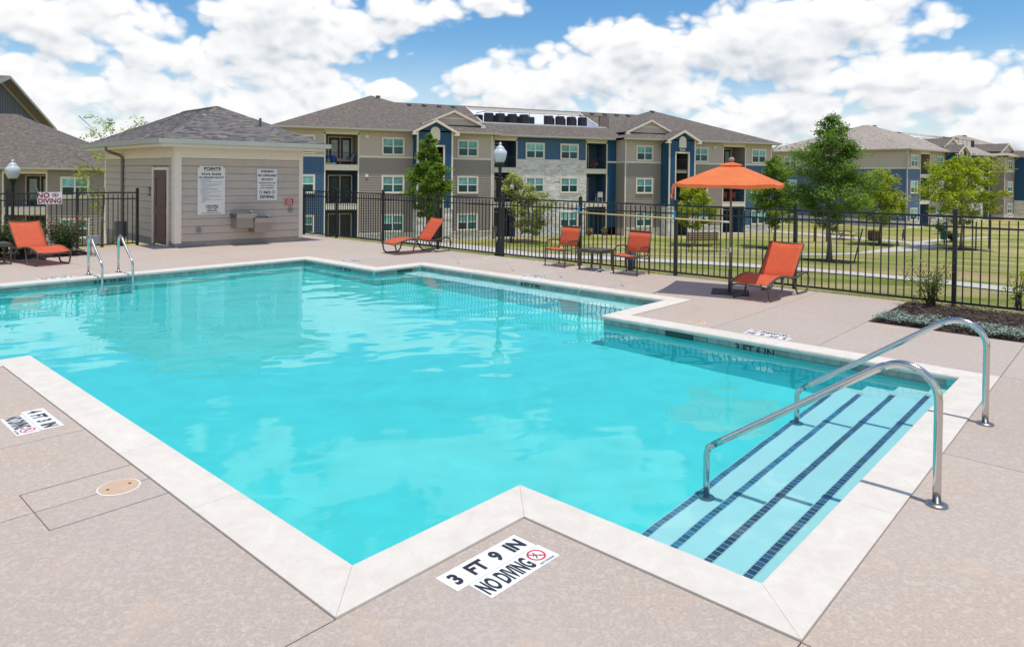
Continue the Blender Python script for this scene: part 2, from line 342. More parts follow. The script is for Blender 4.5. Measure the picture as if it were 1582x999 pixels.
def canopymat():
    m_ = bpy.data.materials.new('canopy_orange'); m_.use_nodes = True; t = NT(m_.node_tree); t.n.clear()
    v = t.N('ShaderNodeTexCoord').outputs['Object']
    c = t.mix(t.mapr(t.noise(v, 2.5, 4, .6), .3, .7), (.82, .195, .06, 1), (.92, .26, .09, 1))
    p = t.N('ShaderNodeBsdfPrincipled'); t.put(p.inputs['Base Color'], c); p.inputs['Roughness'].default_value = .8
    t.put(p.inputs['Normal'], t.bump(t.noise(v, 7, 4, .6), .25, .02))
    tr = t.N('ShaderNodeBsdfTranslucent'); t.put(tr.inputs[0], c)
    mxs = t.N('ShaderNodeMixShader'); mxs.inputs[0].default_value = .3; t.l.new(p.outputs[0], mxs.inputs[1]); t.l.new(tr.outputs[0], mxs.inputs[2])
    o = t.N('ShaderNodeOutputMaterial'); t.l.new(mxs.outputs[0], o.inputs[0]); MT['canopy_orange'] = m_
canopymat()
def watermat():
    m_ = bpy.data.materials.new('pool_water'); m_.use_nodes = True; t = NT(m_.node_tree); t.n.clear()
    gl = t.N('ShaderNodeBsdfGlass'); gl.inputs['Roughness'].default_value = 0.0; gl.inputs['IOR'].default_value = 1.27; gl.inputs['Color'].default_value = (.80, .975, .98, 1)
    o = t.N('ShaderNodeOutputMaterial'); t.l.new(gl.outputs[0], o.inputs['Surface']); MT['pool_water'] = m_
watermat()
# ------------------------------------------------------------------ mesh builder
class MB:
    def __init__(s, f=None): s.v = []; s.fa = []; s.sh = []; s.uv = []; s.mi = []; s.f = f; s.cs = .5; s.cm = 0; s.hasuv = False
    def P(s, p):
        p = s.f(*p) if s.f else p
        s.v.append(tuple(p)); return len(s.v) - 1
    def face(s, idx, uv=None):
        s.fa.append(tuple(idx)); s.sh.append(s.cs); s.mi.append(s.cm); s.uv.append(uv)
        if uv: s.hasuv = True
    def poly(s, pts, uv=None): s.face([s.P(p) for p in pts], uv)
    def hexa(s, p):   # 8 points: bottom 4 ccw, top 4 ccw
        i = [s.P(q) for q in p]
        for a in ((3, 2, 1, 0), (4, 5, 6, 7), (0, 1, 5, 4), (1, 2, 6, 5), (2, 3, 7, 6), (3, 0, 4, 7)): s.face([i[k] for k in a])
    def box(s, x0, x1, y0, y1, z0, z1):
        if x0 > x1: x0, x1 = x1, x0
        if y0 > y1: y0, y1 = y1, y0
        s.hexa([(x0, y0, z0), (x1, y0, z0), (x1, y1, z0), (x0, y1, z0), (x0, y0, z1), (x1, y0, z1), (x1, y1, z1), (x0, y1, z1)])
    def tube(s, pts, r, seg=8, cap=True, closed=False, flat=1.0):
        pts = [Vector(s.f(*p) if s.f else p) for p in pts]; n = len(pts); rr = r if isinstance(r, (list, tuple)) else [r] * n
        rings = []; prev = None
        for i, p in enumerate(pts):
            if closed: d = pts[(i + 1) % n] - pts[i - 1]
            else: d = pts[min(i + 1, n - 1)] - pts[max(i - 1, 0)]
            d = d.normalized() if d.length > 1e-9 else Vector((0, 0, 1))
            if prev is None: u = d.orthogonal().normalized() if abs(d.z) > .99 else d.cross(Vector((0, 0, 1))).normalized()
            else:
                u = prev - d * prev.dot(d); u = u.normalized() if u.length > 1e-6 else d.orthogonal().normalized()
            prev = u; v = d.cross(u)
            ring = []
            for k in range(seg):
                a = 2 * math.pi * (k + .5) / seg; q = p + (u * math.cos(a) * flat + v * math.sin(a)) * rr[i]
                s.v.append(tuple(q)); ring.append(len(s.v) - 1)
            rings.append(ring)
        m_ = n if closed else n - 1
        for i in range(m_):
            a, b = rings[i], rings[(i + 1) % n]
            for k in range(seg): s.face((a[k], a[(k + 1) % seg], b[(k + 1) % seg], b[k]))
        if cap and not closed: s.face(rings[0][::-1]); s.face(rings[-1])
    def lathe(s, prof, c=(0, 0, 0), seg=16, axis=None):
        rings = []
        for r, z in prof:
            rings.append([s.P((c[0] + r * math.cos(2 * math.pi * k / seg), c[1] + r * math.sin(2 * math.pi * k / seg), c[2] + z)) for k in range(seg)])
        for i in range(len(rings) - 1):
            a, b = rings[i], rings[i + 1]
            for k in range(seg): s.face((a[k], a[(k + 1) % seg], b[(k + 1) % seg], b[k]))
        s.face(rings[0][::-1]); s.face(rings[-1])
    def prism(s, poly, z0, z1):
        a = [s.P((x, y, z0)) for x, y in poly]; b = [s.P((x, y, z1)) for x, y in poly]; n = len(poly)
        s.face(a[::-1]); s.face(b)
        for i in range(n): s.face((a[i], a[(i + 1) % n], b[(i + 1) % n], b[i]))
    def mesh(s, name, mats, smooth=False):
        me = bpy.data.meshes.new(name); me.from_pydata(s.v, [], s.fa)
        ms_ = mats if isinstance(mats, (list, tuple)) else [mats]
        for q in ms_: me.materials.append(MT[q])
        if len(ms_) > 1: me.polygons.foreach_set('material_index', s.mi)
        if any(abs(q - .5) > 1e-6 for q in s.sh):
            at = me.attributes.new('shade', 'FLOAT', 'FACE'); at.data.foreach_set('value', s.sh)
        if s.hasuv:
            l = me.uv_layers.new(name='UVMap'); i = 0
            for f_, u in zip(s.fa, s.uv):
                for k in range(len(f_)):
                    l.data[i].uv = u[k] if u else (0, 0); i += 1
        if smooth: me.polygons.foreach_set('use_smooth', [True] * len(me.polygons))
        me.update(); return me
    def build(s, name, mats, parent=None, smooth=False, kind=None, loc=None, label=None):
        me = s.mesh(name, mats, smooth)
        bm = bmesh.new(); bm.from_mesh(me); bmesh.ops.recalc_face_normals(bm, faces=bm.faces); bm.to_mesh(me); bm.free()
        o = link(name, me, parent)
        if kind: o['kind'] = kind
        if loc: o.location = loc
        if label: o['label'] = label
        return o
def link(name, me, parent=None, loc=None, rz=None):
    o = bpy.data.objects.new(name, me); COL.objects.link(o)
    if parent is not None: o.parent = parent
    if loc is not None: o.location = loc
    if rz is not None: o.rotation_euler = (0, 0, rz)
    return o
def tag(o, label, cat, group=None):
    o['label'] = label; o['category'] = cat
    if group: o['group'] = group
    return o
def thing(name, label, cat, loc=(0, 0, 0), rz=0.0, group=None):
    o = bpy.data.objects.new(name, None); COL.objects.link(o); o.empty_display_size = .2
    o.location = loc; o.rotation_euler = (0, 0, rz); return tag(o, label, cat, group)
def dup(root, loc, rz, label, keep=True):
    r = root.copy(); COL.objects.link(r); r.location = loc; r.rotation_euler = (0, 0, rz); r['label'] = label
    for ch in list(root.children):
        c = ch.copy(); COL.objects.link(c); c.parent = r
        for g_ in ch.children:
            d_ = g_.copy(); COL.objects.link(d_); d_.parent = c
    return r
FONTS = {}
def text_geo(s, size, bold=0.0, width=1.0):
    cu = bpy.data.curves.new('t', 'FONT'); cu.body = s; cu.size = size; cu.align_x = 'CENTER'; cu.align_y = 'CENTER'; cu.offset = bold * size; cu.resolution_u = 3
    o = bpy.data.objects.new('t', cu); COL.objects.link(o); dg = bpy.context.evaluated_depsgraph_get()
    me = bpy.data.meshes.new_from_object(o.evaluated_get(dg)); vs = [tuple(v.co) for v in me.vertices]; fs = [tuple(p.vertices) for p in me.polygons]
    bpy.data.objects.remove(o); bpy.data.curves.remove(cu); bpy.data.meshes.remove(me)
    return [(x * width, y) for x, y, z in vs], fs
def fit_text(mb, s, x0, x1, y0, y1, fn, bold=.05):
    vs, fs = text_geo(s, 1.0, bold); a0, a1 = min(p[0] for p in vs), max(p[0] for p in vs); b0, b1 = min(p[1] for p in vs), max(p[1] for p in vs); o = len(mb.v)
    for x, y in vs: mb.v.append(tuple(fn(x0 + (x - a0) / (a1 - a0) * (x1 - x0), y0 + (y - b0) / (b1 - b0) * (y1 - y0))))
    for f_ in fs: mb.face([o + k for k in f_])
def add_text(mb, s, size, fn, bold=.02, width=1.0):
    """fn maps the flat text coordinates (x, y) to a 3D point"""
    vs, fs = text_geo(s, size, bold, width); o = len(mb.v)
    for p in vs: mb.v.append(tuple(fn(*p)))
    for f_ in fs: mb.face([o + k for k in f_])
# ------------------------------------------------------------------ the pool's own axes (s towards the viewer's right, t towards far right)
YAW = 2.30717442
SX, SY = math.sin(YAW), math.cos(YAW); TX, TY = -math.cos(YAW), math.sin(YAW)
A_S, A_T = math.atan2(SY, SX), math.atan2(TY, TX)
def ST(s, t, z=0.0): return (s * SX + t * TX, s * SY + t * TY, z)
def toST(x, y): return x * SX + y * SY, x * TX + y * TY
# ------------------------------------------------------------------ ground
def terr(x, y):
    s, t = toST(x, y)
    m1 = t - 13.7 - .03 * (s + 1.4); m2 = -21.3 - s; d = max(m1, m2)
    if d < 0:
        return -.09 if d > -.45 else max(-3.0, -.09 + (d + .45) * 8)
    L = 22 + 28 * min(max((s + 30) / 20, 0), 1); q = d / L
    if q >= 1: return -3.31
    return -.09 * (1 - min(q * 8, 1)) - .06 * min(d / .5, 1) - 3.25 * q * (1.15 - .15 * q) + 0.0
def axis(lo, hi, st_, ext):
    a = [lo + i * st_ for i in range(int((hi - lo) / st_) + 1)]
    return [lo - e for e in ext[::-1]] + a + [a[-1] + e for e in ext]
gx = axis(-60, 75, 1.0, [10, 40, 150, 500, 2500]); gy = axis(-6, 100, .8, [10, 40, 150, 500, 3500])
mb = MB(); idx = {}; GZ = {}
for j, y in enumerate(gy):
    for i, x in enumerate(gx):
        z = terr(x, y) + (.03 * noise.noise((x * .3, y * .3, 0)) if y > 20 else 0)
        if y < 0: z = -3.0
        idx[i, j] = mb.P((x, y, z)); GZ[i, j] = z
for j in range(len(gy) - 1):
    for i in range(len(gx) - 1): mb.face((idx[i, j], idx[i + 1, j], idx[i + 1, j + 1], idx[i, j + 1]))
mb.build('lawn_ground', 'lawn', smooth=True, kind='structure')
def tz(x, y):
    import bisect
    i = max(0, min(len(gx) - 2, bisect.bisect_right(gx, x) - 1)); j = max(0, min(len(gy) - 2, bisect.bisect_right(gy, y) - 1))
    fx, fy = (x - gx[i]) / (gx[i + 1] - gx[i]), (y - gy[j]) / (gy[j + 1] - gy[j]); Zv = lambda a, b: GZ[a, b]
    return (Zv(i, j) * (1 - fx) + Zv(i + 1, j) * fx) * (1 - fy) + (Zv(i, j + 1) * (1 - fx) + Zv(i + 1, j + 1) * fx) * fy
def ribbon(name, cl, wd, matname, dz=.022, sub=.35, taper=None):
    pts = [Vector((x, y)) for x, y in cl]; P_ = []
    # Catmull-Rom
    for i in range(len(pts) - 1):
        p0, p1, p2, p3 = pts[max(i - 1, 0)], pts[i], pts[i + 1], pts[min(i + 2, len(pts) - 1)]
        n = max(2, int((p2 - p1).length / sub))
        for k in range(n):
            t = k / n; P_.append(.5 * ((2 * p1) + (-p0 + p2) * t + (2 * p0 - 5 * p1 + 4 * p2 - p3) * t * t + (-p0 + 3 * p1 - 3 * p2 + p3) * t ** 3))
    P_.append(pts[-1]); mb = MB(); prev = None
    for i, p in enumerate(P_):
        d = (P_[min(i + 1, len(P_) - 1)] - P_[max(i - 1, 0)]).normalized(); nn = Vector((-d.y, d.x)); row = []
        ww = wd if taper is None else taper(i / (len(P_) - 1))
        for k in range(-3, 4):
            q = p + nn * ww * k / 6; zz = tz(q.x, q.y)
            row.append(mb.P((q.x, q.y, zz + dz)))
        if prev:
            for k in range(6): mb.face((prev[k], prev[k + 1], row[k + 1], row[k]))
        prev = row
    return mb.build(name, matname, smooth=True, kind='structure')
ribbon('near_path', [(15.5, 12.5), (13.6, 15.2), (12.44, 16.92), (11.84, 17.97), (10.91, 19.27), (9.6, 20.29), (7.94, 20.87), (6.13, 21.31), (4.18, 21.45), (2.8, 21.58), (1.38, 21.4), (0.0, 22.0), (-1.55, 24.2), (-3.4, 26.6), (-8, 33), (-15, 40)], 1.9, 'path_concrete')
ribbon('park_path', [(3, 52.6), (6.5, 45), (9.3, 38.5), (12.85, 36.3), (15.53, 37.0), (18.52, 40.3), (22.5, 45.6), (26.61, 51.0), (30.52, 54.4), (33.37, 56.6), (34.53, 58.8), (33.9, 61.2), (31.63, 63.9), (29.36, 67.46), (26.96, 71.03), (24, 76)], 2.0, 'path_concrete')
ribbon('connecting_path', [(34.9, 60.4), (37.2, 62.0), (39.46, 63.58), (42.62, 65.28), (45.5, 66.6)], 1.1, 'path_concrete', dz=.030)
# ------------------------------------------------------------------ pool
WT = .314
OUT = [(-3.069, 2.166), (-3.069, 3.495), (-1.42, 3.495), (-1.42, 8.607), (-5.974, 8.607), (-5.974, 10.483), (-12.282, 10.483), (-12.282, 9.171), (-15.09, 9.171), (-15.09, -9.0), (-9.199, -9.0), (-9.199, 2.166)]
def off(poly, w_):
    n = len(poly); res = []
    for i in range(n):
        p0, p1, p2 = Vector(poly[i - 1]), Vector(poly[i]), Vector(poly[(i + 1) % n])
        d1 = (p1 - p0).normalized(); d2 = (p2 - p1).normalized(); n1 = Vector((d1.y, -d1.x)); n2 = Vector((d2.y, -d2.x))
        res.append(tuple(p1 + (n1 + n2) * w_))
    return res
area = sum(OUT[i - 1][0] * OUT[i][1] - OUT[i][0] * OUT[i - 1][1] for i in range(len(OUT)))
sg = 1 if area > 0 else -1
OUTO = off(OUT, WT * sg); OUTW = off(OUT, .025 * sg); WZ = -.105; FZ = -1.30
pool = MB(ST)
n = len(OUTW)
for i in range(n):
    a, b = OUTW[i], OUTW[(i + 1) % n]; L = math.hypot(b[0] - a[0], b[1] - a[1]); 
    pool.poly([(a[0], a[1], FZ), (b[0], b[1], FZ), (b[0], b[1], -.045), (a[0], a[1], -.045)])
# floor as rectangles
for (s0, s1, t0, t1) in ((-15.13, -9.16, -9.03, 2.2), (-15.13, -3.03, 2.2, 3.5), (-15.13, -1.38, 3.5, 8.64), (-15.13, -12.25, 8.64, 9.21), (-12.25, -5.93, 8.64, 10.52)):
    pool.poly([(s0, t0, FZ), (s1, t0, FZ), (s1, t1, FZ), (s0, t1, FZ)])
pool_o = pool.build('pool_shell', 'depth_tinted_plaster', kind='structure')
# steps and bench
NOS = [(-1.66, -.26), (-1.985, -.46), (-2.315, -.66), (-2.63, -.86)]
st_ = MB(ST)
for s_, z_ in NOS: st_.box(s_, -1.39, 3.47, 8.632, z_ - .215, z_)
st_.box(NOS[-1][0] + .02, -1.39, 3.47, 8.632, FZ, NOS[-1][1] - .216)
st_.build('pool_steps', 'shallow_tinted_plaster', pool_o)
bn = MB(ST); bn.box(-12.3, -5.955, 9.93, 10.50, FZ, -.34); bn.build('pool_bench', 'shallow_tinted_plaster', pool_o)
bt = MB(ST); bt.box(-12.3, -5.955, 9.925, 9.965, -.345, -.335); bt.build('bench_edge_tiles', 'navy_tile', pool_o)
TM = []; TD = []
for k in (.1, .3, .5, .75, .95):
    q = MB(); q.cs = k; q.box(-.0245, .0245, -.0240, .0240, 0, .004); TM.append(q.mesh('nosing_tile', 'navy_tile')); TD.append(q.mesh('nosing_tile', 'depth_tinted_tile'))
rest = MB(ST); cnt = 0; gr = MB(ST)
for i, (s_, z_) in enumerate(NOS):
    gr.box(s_ - .004, s_ + .062, 3.52, 8.30, z_, z_ + .0025)
    nt = int((8.28 - 3.53) / .056)
    for k in range(nt):
        t_ = 3.55 + k * .056
        first = k < 75
        if first:
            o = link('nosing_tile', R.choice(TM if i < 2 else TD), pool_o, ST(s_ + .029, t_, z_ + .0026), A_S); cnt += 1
        else:
            rest.cs = R.uniform(0, 1); rest.box(s_ + .0045, s_ + .0535, t_ - .024, t_ + .024, z_ + .0026, z_ + .0066)
rest.build('far_nosing_tiles', 'navy_tile', pool_o, kind='stuff'); gr.build('nosing_grout', 'grout', pool_o)
# waterline tiles on the walls that face the viewer
TW = []
for k in (.1, .35, .5, .7, .9):
    q = MB(); q.cs = k; q.box(.002, .1498, -.008, 0, -.195, -.047); TW.append(q.mesh('waterline_tile', 'waterline_tile'))
def tiles(a, b, face_rz):
    L = math.hypot(b[0] - a[0], b[1] - a[1]); nt = int(L / .152); d_ = ((b[0] - a[0]) / L, (b[1] - a[1]) / L)
    for k in range(nt):
        p = ST(a[0] + d_[0] * k * .152, a[1] + d_[1] * k * .152); link('waterline_tile', R.choice(TW), pool_o, p, face_rz)
tiles((-5.95, 8.632), (-1.40, 8.632), A_S); tiles((-12.30, 10.508), (-5.95, 10.508), A_S); tiles((-15.11, 9.196), (-12.3, 9.196), A_S)
tiles((-12.307, 9.2), (-12.307, 10.5), A_T + math.pi) if False else None
def tilesT(s_, t0, t1):
    nt = int((t1 - t0) / .152)
    for k in range(nt): link('waterline_tile', R.choice(TW), pool_o, ST(s_, t0 + k * .152 + .152), A_T + math.pi) if False else link('waterline_tile', R.choice(TW), pool_o, ST(s_ + .008, t0 + k * .152), A_T)
tilesT(-12.307, 9.2, 10.5); tilesT(-15.115, -3.0, 9.18)
gb = MB(ST); gb.box(-4.90, -4.49, 8.60, 8.626, -.155, -.05); gb.build('skimmer_opening', 'skimmer_dark', pool_o)
gb = MB(ST); gb.box(-12.30, -12.275, 9.80, 10.22, -.155, -.05); gb.build('skimmer_opening', 'skimmer_dark', pool_o)
# coping: one mitred stone per side
nC = len(OUT)
for i in range(nC):
    a, b, ao, bo = OUT[i], OUT[(i + 1) % nC], OUTO[i], OUTO[(i + 1) % nC]
    L = math.hypot(b[0] - a[0], b[1] - a[1]); d_ = Vector((b[0] - a[0], b[1] - a[1])) / L; g_ = .0011
    npc = max(1, round(L / 1.25)) if L < 20 else 14
    for k in range(npc):
        f0, f1 = k / npc, (k + 1) / npc
        ai = Vector(a).lerp(Vector(b), f0) + d_ * g_; bi = Vector(a).lerp(Vector(b), f1) - d_ * g_
        if k == 0: aO = Vector(ao) + d_ * g_
        else: aO = ai + (Vector(ao) - Vector(a)) - d_ * (Vector(ao) - Vector(a)).dot(d_)
        if k == npc - 1: bO = Vector(bo) - d_ * g_
        else: bO = bi + (Vector(bo) - Vector(b)) - d_ * (Vector(bo) - Vector(b)).dot(d_)
        nn = Vector((d_.y, -d_.x)) * sg
        cpm = MB(ST); zt = .012
        prof = [(0, -.042), (-.0, -.03), (-.004, -.012), (.0, .002), (.006, .010), (.014, zt)]
        rings = []
        for (o_, z_) in prof: rings.append((cpm.P((*(ai + (aO - ai) * (o_ / WT)), z_)), cpm.P((*(bi + (bO - bi) * (o_ / WT)), z_))))
        rings.append((cpm.P((*(aO), zt)), cpm.P((*(bO), zt)))); rings.append((cpm.P((*(aO), -.042)), cpm.P((*(bO), -.042))))
        for r0, r1 in zip(rings, rings[1:] + rings[:1]): cpm.face((r0[0], r0[1], r1[1], r1[0]))
        cpm.face([r[0] for r in rings]); cpm.face([r[1] for r in rings][::-1])
        cpm.build('coping_stone', 'coping_stone', pool_o)
# water
wm = MB(ST); wo_ = off(OUT, .012 * sg)
if sg < 0: wo_ = wo_[::-1]
me_pts = wo_
b_ = [wm.P((s_, t_, FZ - .02)) for s_, t_ in me_pts]; tp_ = [wm.P((s_, t_, WZ)) for s_, t_ in me_pts]
wo2 = off(OUT, .04 * sg)
wm.v = []; wm.fa = []; wm.sh = []; wm.uv = []; wm.mi = []
wo_ = off(OUT, .027 * sg); 
b_ = [wm.P((s_, t_, FZ - .03)) for s_, t_ in wo_]; tp_ = [wm.P((s_, t_, WZ)) for s_, t_ in wo_]; n = len(wo_)
wm.v = []
def wave(s_, t_):
    x, y, _ = ST(s_, t_); v = Vector((x * .9 + y * .35, y * 1.5 - x * .5, 0))
    amp = .0019 + .0032 * min(max((y - 6) / 9, 0), 1)
    return amp * (noise.noise(v * 1.5) + .55 * noise.noise(v * 3.3 + Vector((5, 2, 0))) + .22 * noise.noise(v * 8.1)) + .00045 * noise.noise(v * 13.0) * min(1, 6 / max(y, 3))
ss = sorted(set([round(-15.117 + .07 * i, 3) for i in range(197)] + [p[0] for p in wo_])); tt = sorted(set([round(-9.027 + .07 * i, 3) for i in range(280)] + [p[1] for p in wo_]))
def inpool(s_, t_):
    c = False
    for i in range(len(wo_)):
        (x0, y0), (x1, y1) = wo_[i - 1], wo_[i]
        if (y0 > t_) != (y1 > t_) and s_ < (x1 - x0) * (t_ - y0) / (y1 - y0) + x0: c = not c
    return c
gi_ = {}
def gv(i, j):
    if (i, j) not in gi_: gi_[i, j] = wm.P((ss[i], tt[j], WZ + wave(ss[i], tt[j])))
    return gi_[i, j]
from collections import Counter
ec = Counter(); fl_ = []
for i in range(len(ss) - 1):
    for j in range(len(tt) - 1):
        if ss[i + 1] - ss[i] > 1e-5 and tt[j + 1] - tt[j] > 1e-5 and inpool((ss[i] + ss[i + 1]) / 2, (tt[j] + tt[j + 1]) / 2):
            q_ = (gv(i, j), gv(i + 1, j), gv(i + 1, j + 1), gv(i, j + 1)); wm.face(q_); fl_.append(q_)
            for k in range(4): ec[q_[k], q_[(k + 1) % 4]] += 1
water_o = wm.build('pool_water', 'pool_water', kind='structure', smooth=True)
if water_o.data.polygons[0].normal.z < 0: water_o.data.flip_normals()
water_o.cycles.is_caustics_caster = True
for o_ in [pool_o] + list(pool_o.children): o_.cycles.is_caustics_receiver = True
sl.cycles.is_caustics_light = True
SC.cycles.caustics_refractive = True
# ------------------------------------------------------------------ deck slabs
DECK = [(-8.885, -6.27, -3.2, 1.852), (-6.27, -4.954, -3.2, 1.852), (-4.954, -2.755, -3.2, 1.852), (-2.755, -1.106, -3.2, -.2), (-2.755, -1.106, -.2, 3.181),
        (-8.885, -5.0, -14, -3.2), (-5.0, -1.106, -14, -3.2),
        (-1.106, 1.6, 3.18, 6.136), (-1.106, 1.6, 6.136, 8.985), (-1.106, 1.6, 8.985, 11.06), (-1.106, 1.6, .3, 3.18), (-1.106, 1.6, -4, .3), (1.6, 4.6, -4, .3), (1.6, 4.6, .3, 3.18), (1.6, 4.6, 3.18, 6.136), (1.6, 4.6, 6.136, 8.985), (1.6, 4.6, 8.985, 11.06), (-1.106, 4.6, -14, -4),
        (-2.985, -1.106, 8.921, 11.06), (-4.41, -2.985, 8.921, 13.36), (-5.66, -4.41, 8.921, 13.33), (-7.45, -5.66, 10.797, 13.27), (-9.3, -7.45, 10.797, 13.2), (-11.1, -9.3, 10.797, 13.15), (-12.596, -11.1, 10.797, 13.1),
        (-14.1, -12.596, 9.485, 13.05), (-15.404, -14.1, 9.485, 13.0), (-17.6, -15.404, 10.9, 12.95), (-19.4, -17.6, 10.9, 12.9), (-21.2, -19.4, 10.9, 12.85),
        (-17.6, -15.404, 8.0, 10.9), (-19.4, -17.6, 8.0, 10.9), (-17.6, -15.404, 5.0, 8.0), (-19.3, -17.6, 5.0, 8.0), (-21.0, -19.3, 5.95, 8.0), (-19.3, -17.4, 2.2, 5.0), (-17.4, -15.404, 2.2, 5.0),
        (-19.3, -17.4, -1, 2.2), (-17.4, -15.404, -1, 2.2), (-19.3, -15.404, -6, -1), (-21, -15.404, -14, -6), (-21.0, -19.3, 3.0, 3.01)]
dbm = MB(ST)
for s0, s1, t0, t1 in DECK: dbm.box(s0, s1, t0, t1, -.16, -.014)
deck_o = dbm.build('pool_deck', 'joint_dark', kind='structure')
for s0, s1, t0, t1 in DECK[:-1]:
    q = MB(ST); e_ = .0035; q.box(s0 + e_, s1 - e_, t0 + e_, t1 - e_, -.10, 0); q.build('deck_slab', 'deck_concrete', deck_o)
# saw-cut patch beside the cleanout
q = MB(ST)
for a in ((-5.285, -5.278, 1.19, 1.85), (-4.643, -4.637, 1.19, 1.85), (-5.285, -4.637, 1.185, 1.191)): q.box(*a, .0002, .0012)
q.build('saw_cut', 'joint_dark', deck_o)
# ------------------------------------------------------------------ mulch beds and planting
def bed(name, poly, z, parent=None):
    """mounded mulch sheet over a polygon given in pool axes"""
    s0, s1 = min(p[0] for p in poly), max(p[0] for p in poly); t0, t1 = min(p[1] for p in poly), max(p[1] for p in poly)
    ns, nt = max(2, int((s1 - s0) / .12)), max(2, int((t1 - t0) / .12)); mb = MB(ST); ix = {}
    for j in range(nt + 1):
        for i in range(ns + 1):
            s_, t_ = s0 + (s1 - s0) * i / ns, t0 + (t1 - t0) * j / nt
            edge = min(i, ns - i, j, nt - j) / 3; ix[i, j] = mb.P((s_, t_, z + .045 * min(edge, 1) + .03 * noise.noise((s_ * 4, t_ * 4, 0)) * min(edge, 1) - .03 * (edge == 0)))
    for j in range(nt):
        for i in range(ns): mb.face((ix[i, j], ix[i + 1, j], ix[i + 1, j + 1], ix[i, j + 1]))
    return mb.build(name, 'mulch', smooth=True, kind='structure')
bed('planter_bed', [(-2.98, 11.07), (8, 13.38)], .0); bed('rose_bed', [(-21.1, -6), (-19.31, 5.93)], .0)
def chips(name, s0, s1, t0, t1, num, z, matn='mulch_chip', sz=.022):
    mb = MB()
    for _ in range(num):
        x, y, zz = ST(R.uniform(s0, s1), R.uniform(t0, t1)); a = R.uniform(0, 6.28); l, w_ = R.uniform(.6, 1.6) * sz, R.uniform(.3, .6) * sz
        dx, dy = math.cos(a), math.sin(a); tz = R.uniform(-.012, .012); mb.cs = R.random(); h = z + R.uniform(0, .02)
        mb.poly([(x - dx * l - dy * w_, y - dy * l + dx * w_, h), (x + dx * l - dy * w_, y + dy * l + dx * w_, h + tz), (x + dx * l + dy * w_, y + dy * l - dx * w_, h + tz + .006), (x - dx * l + dy * w_, y - dy * l - dx * w_, h + .006)])
    return mb.build(name, matn, kind='stuff')
tag(chips('mulch_chips', -2.9, 4.5, 11.15, 13.3, 9000, .04), 'loose dark bark mulch in the planter bed by the right fence', 'mulch')
tag(chips('mulch_chips', -20.9, -19.35, 0, 5.9, 3500, .04), 'loose dark bark mulch under the roses by the left fence', 'mulch')
def groundcover():
    mb = MB()
    for _ in range(24000):
        s_ = R.uniform(-2.93, 4.6); lim = 11.75 + .18 * noise.noise((s_ * 2, 0, 3)) + .04 * s_ * 0 + (.55 if s_ > -.4 else 0) * min((s_ + .4) * .6, 1)
        t_ = 11.08 + (lim - 11.08) * R.random() ** 1.1
        if noise.noise((s_ * 3, t_ * 3, 9)) < -.28: continue
        x, y, _z = ST(s_, t_); h = .05 + .055 * R.random() + .03 * noise.noise((s_ * 5, t_ * 5, 1)); a = R.uniform(0, 6.28); r = R.uniform(.007, .015); mb.cs = R.random()
        u = Vector((math.cos(a), math.sin(a), R.uniform(-.5, .5))) * r; v = Vector((-math.sin(a), math.cos(a), R.uniform(-.2, .6))) * r * .7; c = Vector((x, y, h))
        mb.poly([c - u, c - v, c + u, c + v])
    return mb.build('ground_cover', 'leaf_cover', kind='stuff')
tag(groundcover(), 'low silvery green ground cover along the front of the planter bed', 'ground cover')
def grass_strip():
    mb = MB()
    for _ in range(16000):
        s_ = R.uniform(-21, 5); d_ = abs(R.gauss(0, .35)); t_ = 13.48 + .03 * (s_ + 1.4) + d_; x, y, _z = ST(s_, t_); z = terr(x, y)
        h = R.uniform(.03, .09); a = R.uniform(0, 6.28); w_ = .006; lx, ly = R.gauss(0, .02), R.gauss(0, .02); mb.cs = R.random()
        mb.poly([(x - math.cos(a) * w_, y - math.sin(a) * w_, z - .01), (x + math.cos(a) * w_, y + math.sin(a) * w_, z - .01), (x + lx, y + ly, z + h)])
    return mb.build('grass', 'grass_blade', kind='stuff')
tag(grass_strip(), 'short grass blades growing along the foot of the fence', 'grass')
# ------------------------------------------------------------------ fences
FA = Vector((-6.707, 23.423)); FD = Vector((.7604, -.6494)).normalized(); FR = math.atan2(FD.y, FD.x)
pk = MB(); pk.box(-.0095, .0095, -.0095, .0095, .07, 1.45); PK = pk.mesh('picket', 'dark_metal')
ps = MB(); ps.box(-.032, .032, -.032, .032, -.1, 1.57); ps.box(-.037, .037, -.037, .037, 1.57, 1.585); ps.lathe([(.036, 1.585), (.03, 1.605), (.012, 1.615)], seg=8); PS = ps.mesh('post', 'dark_metal')
def fence(name, label, loc, rz, posts, pitch):
    f = thing(name, label, 'fence', loc, rz)
    for i, p in enumerate(posts): link('post', PS, f, (p, 0, 0))
    for a, b in zip(posts, posts[1:]):
        for z0, z1 in ((1.465, 1.50), (1.30, 1.33), (.055, .09)):
            q = MB(); q.box(a + .032, b - .032, -.017, .017, z0, z1); q.build('rail', 'dark_metal', f)
        k = max(1, round((b - a) / pitch))
        for i in range(1, k): link('picket', PK, f, (a + (b - a) * i / k, 0, 0))
    return f
fposts = [-.44, 1.4, 3.74, 6.13, 8.53, 10.93, 13.38, 15.84, 18.4, 20.8, 23.2]
fence('metal_fence', 'long black metal picket fence behind the orange umbrella and the chairs', (FA.x, FA.y, 0), FR, fposts, .12)
lf = fence('metal_fence', 'short black metal picket fence left of the pool house behind the roses', ST(-21.0, 7.49, 0), A_T + math.pi, [0, 1.49, 3.04, 4.5, 6.0, 7.5], .12)
